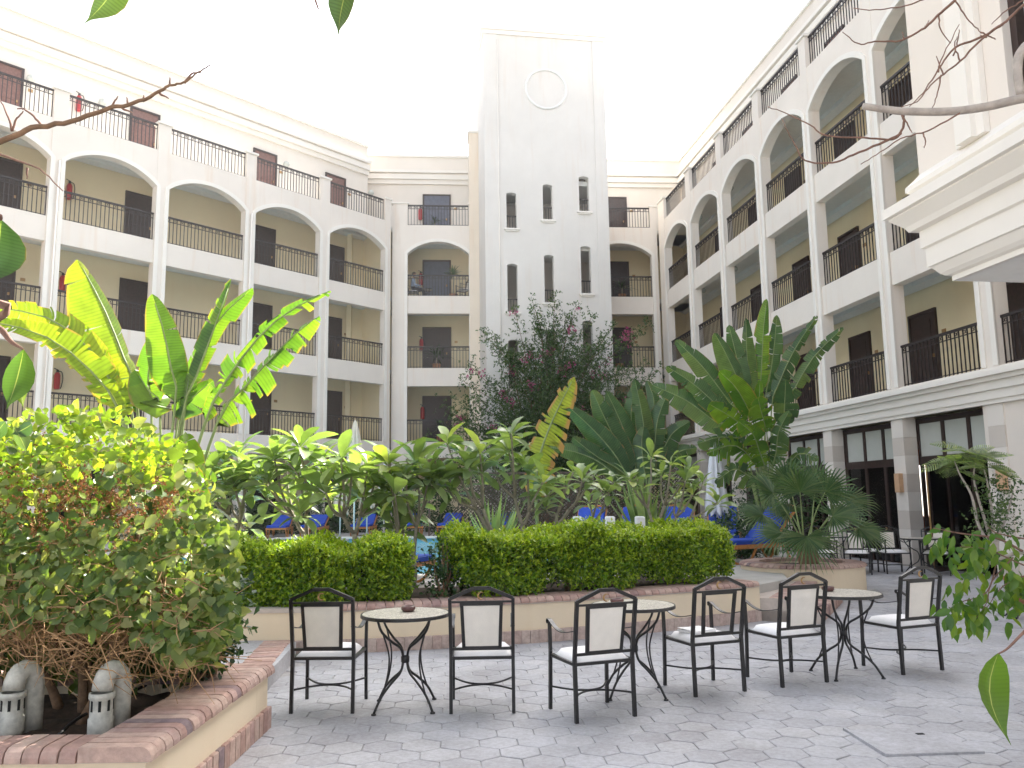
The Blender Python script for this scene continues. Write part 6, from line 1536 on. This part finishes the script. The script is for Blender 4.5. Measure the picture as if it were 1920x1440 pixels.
rt = thing('overhanging_tree', 'bare pale branches and ficus leaves reaching in from the right edge', 'tree', (3.0, 3.1, 0)); O = Vector(rt.location); YB = 3.0
branch(rt, [(3.0, 3.1, 0), (2.95, 3.1, 1.5), (2.75, 3.05, 2.6), (2.6, 3.0, 3.3), (2.5, 3.0, 4.2)], 0.10, 0.045, M['bark_pale'], O, 9, 'trunk')
branch(rt, [(2.62, 3.0, 3.2), at(2040, 165, YB), at(1920, 184, YB), at(1850, 200, YB), at(1780, 209, YB), at(1700, 209, YB), at(1660, 205, YB), at(1618, 199, YB)], 0.021, 0.013, M['bark_pale'], O, 8, seed=5)
branch(rt, [at(1915, 180, YB), at(1908, 130, YB), at(1920, 90, YB), at(1990, 40, YB)], 0.016, 0.02, M['bark_pale'], O, 7)
TWR = [((1980, -30), (1920, 8), (1880, 45), (1850, 65), (1800, 115), (1770, 138), (1740, 165), (1720, 190), (1690, 200)), ((1880, 45), (1840, 70), (1790, 90), (1760, 130), (1730, 175), (1705, 200)),
       ((1790, 0), (1760, 28), (1735, 50), (1690, 75), (1640, 78), (1610, 82), (1580, 60)), ((1790, 0), (1810, 30), (1830, 52), (1838, 60)), ((1760, 28), (1763, 55), (1783, 82)), ((1740, -5), (1700, 10), (1650, 18), (1600, 16)),
       ((1850, 70), (1838, 66)), ((1690, 205), (1695, 225), (1690, 245), (1672, 262), (1620, 258), (1550, 255), (1520, 235), (1480, 215), (1440, 200)), ((1800, 212), (1740, 245), (1690, 260), (1650, 285), (1615, 308)), ((1690, 250), (1660, 265), (1600, 290), (1560, 305), (1510, 300), (1485, 262), (1465, 222)),
       ((1760, 135), (1764, 115), (1798, 45)), ((1788, 105), (1795, 80), (1799, 55)), ((1770, 140), (1755, 105)), ((1765, 140), (1758, 175), (1748, 202)), ((1690, 215), (1705, 240), (1710, 248)), ((1800, 115), (1790, 85), (1795, 70)), ((1838, 60), (1862, 72), (1866, 74)), ((1735, 50), (1742, 40)), ((1695, 75), (1692, 60)),
       ((1730, 250), (1735, 265), (1732, 278)), ((1920, 0), (1880, 25), (1860, 45))]
for i, a in enumerate(TWR):
    branch(rt, [at(x, y, YB + (0.05 if i % 2 else -0.04)) for x, y in a], 0.006 if len(a) > 5 else 0.0034, 0.0016, M['twig'], O, 5, jag=0.0012, seed=i)
# connect twig fans to the tree beyond the frame
branch(rt, [(2.55, 3.0, 3.75), at(2080, -60, YB), at(1980, -30, YB)], 0.02, 0.008, M['bark_pale'], O)
branch(rt, [(2.5, 3.0, 4.1), at(1900, -90, YB), at(1790, 0, YB)], 0.02, 0.006, M['bark_pale'], O)
# lower leafy branches
YC = 4.2
branch(rt, [(2.95, 3.1, 1.3), at(2000, 1040, 3.9), at(1920, 1035, YC), at(1870, 1050, YC), at(1820, 1075, YC), at(1790, 1110, YC)], 0.016, 0.003, M['bark_pale'], O)
branch(rt, [at(1920, 1035, YC), at(1870, 1010, YC), at(1800, 1000, YC), at(1750, 990, YC)], 0.007, 0.002, M['twig'], O)
for a in [((1920, 1060), (1850, 1030), (1800, 1025)), ((1920, 1010), (1870, 1000), (1850, 985)), ((1900, 1045), (1860, 1090), (1850, 1130), (1830, 1160)), ((1920, 1080), (1880, 1100), (1850, 1140)), ((1870, 1050), (1850, 1110), (1800, 1130), (1788, 1150))]:
    branch(rt, [at(x, y, YC) for x, y in a], 0.004, 0.0015, M['twig'], O, 5)
R = random.Random(91)
FM = []
for k in range(3):
    q = MB(); v = []; prof_ = [(0, .03), (.12, .5), (.32, .95), (.5, 1), (.7, .72), (.85, .3), (1, .02)]
    for t, w in prof_: v += [(-.22 * w, t, .08 * w - .15 * t * t * k / 2), (0, t, -.15 * t * t * k / 2), (.22 * w, t, .08 * w - .15 * t * t * k / 2)]
    f = []
    for i in range(6): a = i * 3; f += [(a, a + 1, a + 4, a + 3), (a + 1, a + 2, a + 5, a + 4)]
    q.add(v, f); me = q.mesh('leaf', M['ficus'], True); ul = me.uv_layers.new(name='UVMap'); ul.data.foreach_set('uv', np.full(len(me.loops) * 2, 0.4, np.float32)); FM.append(me)
zones = [(1850, 1060, 45, 35, 95), (1800, 1140, 16, 18, 26), (1840, 1140, 30, 20, 40), (1760, 1015, 14, 14, 18), (1830, 1035, 30, 18, 40), (1905, 1100, 25, 40, 50), (1828, 1160, 8, 8, 8)]
for cx, cy, sx, sy, n in zones:
    for _ in range(n):
        p = at(R.gauss(cx, sx), R.gauss(cy, sy), YC + R.uniform(-.15, .2)) - O
        d = Vector((R.gauss(-.1, .5), R.gauss(-.1, .4), R.gauss(-.8, .4))); up = Vector((R.gauss(0, .5), -0.8 + R.gauss(0, .3), 0.4))
        link('leaf', R.choice(FM), rt, mat4=frame_mat(p, d, up, R.uniform(0.055, 0.09)))
YD = 1.45
branch(rt, [(2.9, 3.05, 0.95), at(2080, 1120, 1.8), at(1960, 1150, YD), at(1920, 1185, YD), at(1890, 1215, YD), at(1872, 1226, YD)], 0.0042, 0.0014, M['twig'], O)
ficus_leaf(rt, at(1872, 1224, YD), at(1896, 1398, YD), 0.068, 0.30, 0.75, O=O, curl=0.06, bend=-0.17)

# ---- potted feathery plant on a wrought iron stand
ps_p = Vector((6.55, 10.95, 0)); ps = thing('plant_stand', 'black wrought iron plant stand with scrolled feet at right', 'plant stand', ps_p)
for k in range(4):
    a = PI / 4 + k * PI / 2; c_, s_ = math.cos(a), math.sin(a)
    pt = [(0.16, 0.50), (0.15, 0.3), (0.15, 0.1), (0.17, 0.02), (0.22, 0.0), (0.26, 0.03), (0.26, 0.07), (0.23, 0.09), (0.205, 0.065)]
    q = MB(); q.tube(smooth_path([(r * c_, r * s_, z) for r, z in pt], 3), 0.011, 5); q.build('leg', M['iron'], ps, True)
for z in (0.5, 0.16): q = MB(); q.tube([(0.16 * math.cos(2 * PI * i / 20), 0.16 * math.sin(2 * PI * i / 20), z) for i in range(21)], 0.009, 5, cap=False); q.build('ring', M['iron'], ps, True)
fe = thing('potted_tree', 'thin potted tree with flat feathery crown before the restaurant door', 'plant', ps_p + Vector((0, 0, 0.17))); O = Vector(fe.location); YP = 10.95
q = MB(); q.lathe([(0, 0), (0.11, 0), (0.15, 0.28), (0.17, 0.30), (0.17, 0.34), (0.14, 0.34), (0.13, 0.28), (0, 0.28)], 18); q.build('pot', M['terracotta'], fe, True)
base = O + Vector((0, 0, 0.3))
for pts_ in [[(1862, 1030), (1835, 985), (1822, 930), (1800, 890), (1790, 865)], [(1866, 1030), (1845, 970), (1826, 900), (1830, 865)], [(1868, 1030), (1860, 960), (1850, 900), (1845, 880)], [(1870, 1030), (1890, 960), (1900, 920)]]:
    branch(fe, [base] + [at(x, y, YP) for x, y in pts_], 0.028, 0.007, M['bark_pale'], O, 6, 'stem')
R = random.Random(44)
PM = MB(); v = []; f = []
for k in range(14):
    t = 0.12 + 0.88 * k / 13; l = 0.34 * math.sin(PI * (0.12 + 0.8 * k / 13))
    for s in (-1, 1):
        n0 = len(v); v += [(0, t, -.12 * t * t), (s * l, t + .07, -.12 * t * t - .02), (s * l * .9, t + .02, -.12 * t * t - .03), (s * .02, t - .035, -.12 * t * t)]; f.append((n0, n0 + 1, n0 + 2, n0 + 3))
v += [(-.008, 0, 0), (.008, 0, 0), (.004, 1, -.12), (-.004, 1, -.12)]; f.append(tuple(range(len(v) - 4, len(v)))); PM.add(v, f); PMm = PM.mesh('frond', M['frangi'])
for (cx, cy, n) in [(1790, 862, 13), (1830, 858, 14), (1812, 845, 10), (1845, 872, 6), (1800, 880, 6)]:
    for k in range(n):
        a = R.uniform(0, 2 * PI); d = Vector((math.cos(a), math.sin(a), R.uniform(-.35, .35))); link('frond', PMm, fe, mat4=frame_mat(at(cx + R.gauss(0, 6), cy + R.gauss(0, 4), YP) - O, d, (R.gauss(0, .3), -0.55, 1), R.uniform(.28, .45)))
c = np.array([tuple(at(R.gauss(1872, 26), R.uniform(895, 1000), YP + R.uniform(-.3, .3)) - O) for _ in range(230)]); pos, d, up, sz = sprig_cloud(c, unit_rand(len(c)), 5, 0.1, (0.035, 0.06), 0.8, 0.4)
tag(link('small_leaves', cloud_mesh('small_leaves', M['boug'], KITE_V, KITE_F, pos, d, up, sz), fe), kind='stuff')

# ---- the parts of the near trees and the bush that lie beyond the picture's edge
def outside(p, m=60):
    d = Vector(p) - Vector((0, 0, EYE)); z = d.dot(cf)
    if z < 0.1: return True
    x = 960 + FPX * d.dot(cr) / z; y = 720 - FPX * d.dot(cu) / z
    return x < -m or x > 1920 + m or y < -m * 2
R = random.Random(123)
for tree, crowns in ((lt_, [(-3.3, 2.1, 3.6, .9), (-2.6, 1.6, 3.9, .8), (-3.6, 2.8, 3.0, .7), (-2.7, 2.3, 4.4, .9), (-3.3, 2.4, 2.3, .5)]), (rt, [(3.1, 2.6, 4.1, .7), (2.9, 2.2, 4.6, .8), (3.0, 3.0, 1.0, .35), (3.0, 2.4, 3.4, .5)])):
    O = Vector(tree.location)
    for (cx, cy, cz, rad) in crowns:
        tipb = Vector((cx, cy, cz)); st_ = Vector((O.x + (0.15 if O.x < 0 else -0.2), O.y, max(0.6, cz - 1.0)))
        if outside(tipb) and outside(st_): branch(tree, [st_, st_.lerp(tipb, .5) + Vector((R.uniform(-.1, .1), R.uniform(-.1, .1), .08)), tipb], 0.025, 0.006, M['bark'], O)
        for _ in range(42):
            p = tipb + Vector((R.gauss(0, rad * .45), R.gauss(0, rad * .45), R.gauss(0, rad * .35)))
            if not outside(p, 160): continue
            link('leaf', R.choice(FM), tree, mat4=frame_mat(p - O, Vector((R.gauss(0, .6), R.gauss(0, .6), R.gauss(-.7, .4))), Vector((R.gauss(0, .5), R.gauss(0, .5), 1)), R.uniform(.11, .17)))
c = np.array([tuple(bush_pt(R.uniform(-620, -75), R.uniform(815, 1190), R.uniform(4.7, 6.0))) for _ in range(700)])
pos, d, up, sz = sprig_cloud(c, unit_rand(len(c)), 6, 0.13, (0.05, 0.085), 0.8)
tag(link('side_leaves', cloud_mesh('side_leaves', M['bush'], HEART_V, HEART_F, pos, d, up, sz, True), bu), kind='stuff')
for px in (-150, -320, -500):
    b0 = at_z(px, 1360, 0.30) - BO; tip = bush_pt(px - 30, 900, 5.3)
    q = MB(); q.tube(smooth_path([b0, b0.lerp(tip, .5) + Vector((.1, 0, 0)), tip], 4), [0.028 - 0.002 * j for j in range(9)], 7); q.build('trunk', M['bark'], bu, True)

# ------------------------------------------------------------------ thin haze volume added to imitate lens glare
hz = MB(); hz.box(-410, 410, -410, 410, -1.1, 22.5)
hm = bpy.data.materials.new('pale haze'); hm.use_nodes = True; hn = hm.node_tree; hn.nodes.clear()
ho = hn.nodes.new('ShaderNodeOutputMaterial'); hv = hn.nodes.new('ShaderNodeVolumePrincipled')
hv.inputs['Color'].default_value = (0.96, 0.97, 1.0, 1); hv.inputs['Density'].default_value = 0.0007; hv.inputs['Anisotropy'].default_value = 0.45
hn.links.new(hv.outputs[0], ho.inputs['Volume'])
tag(hz.build('glare_haze', hm), kind='stuff')
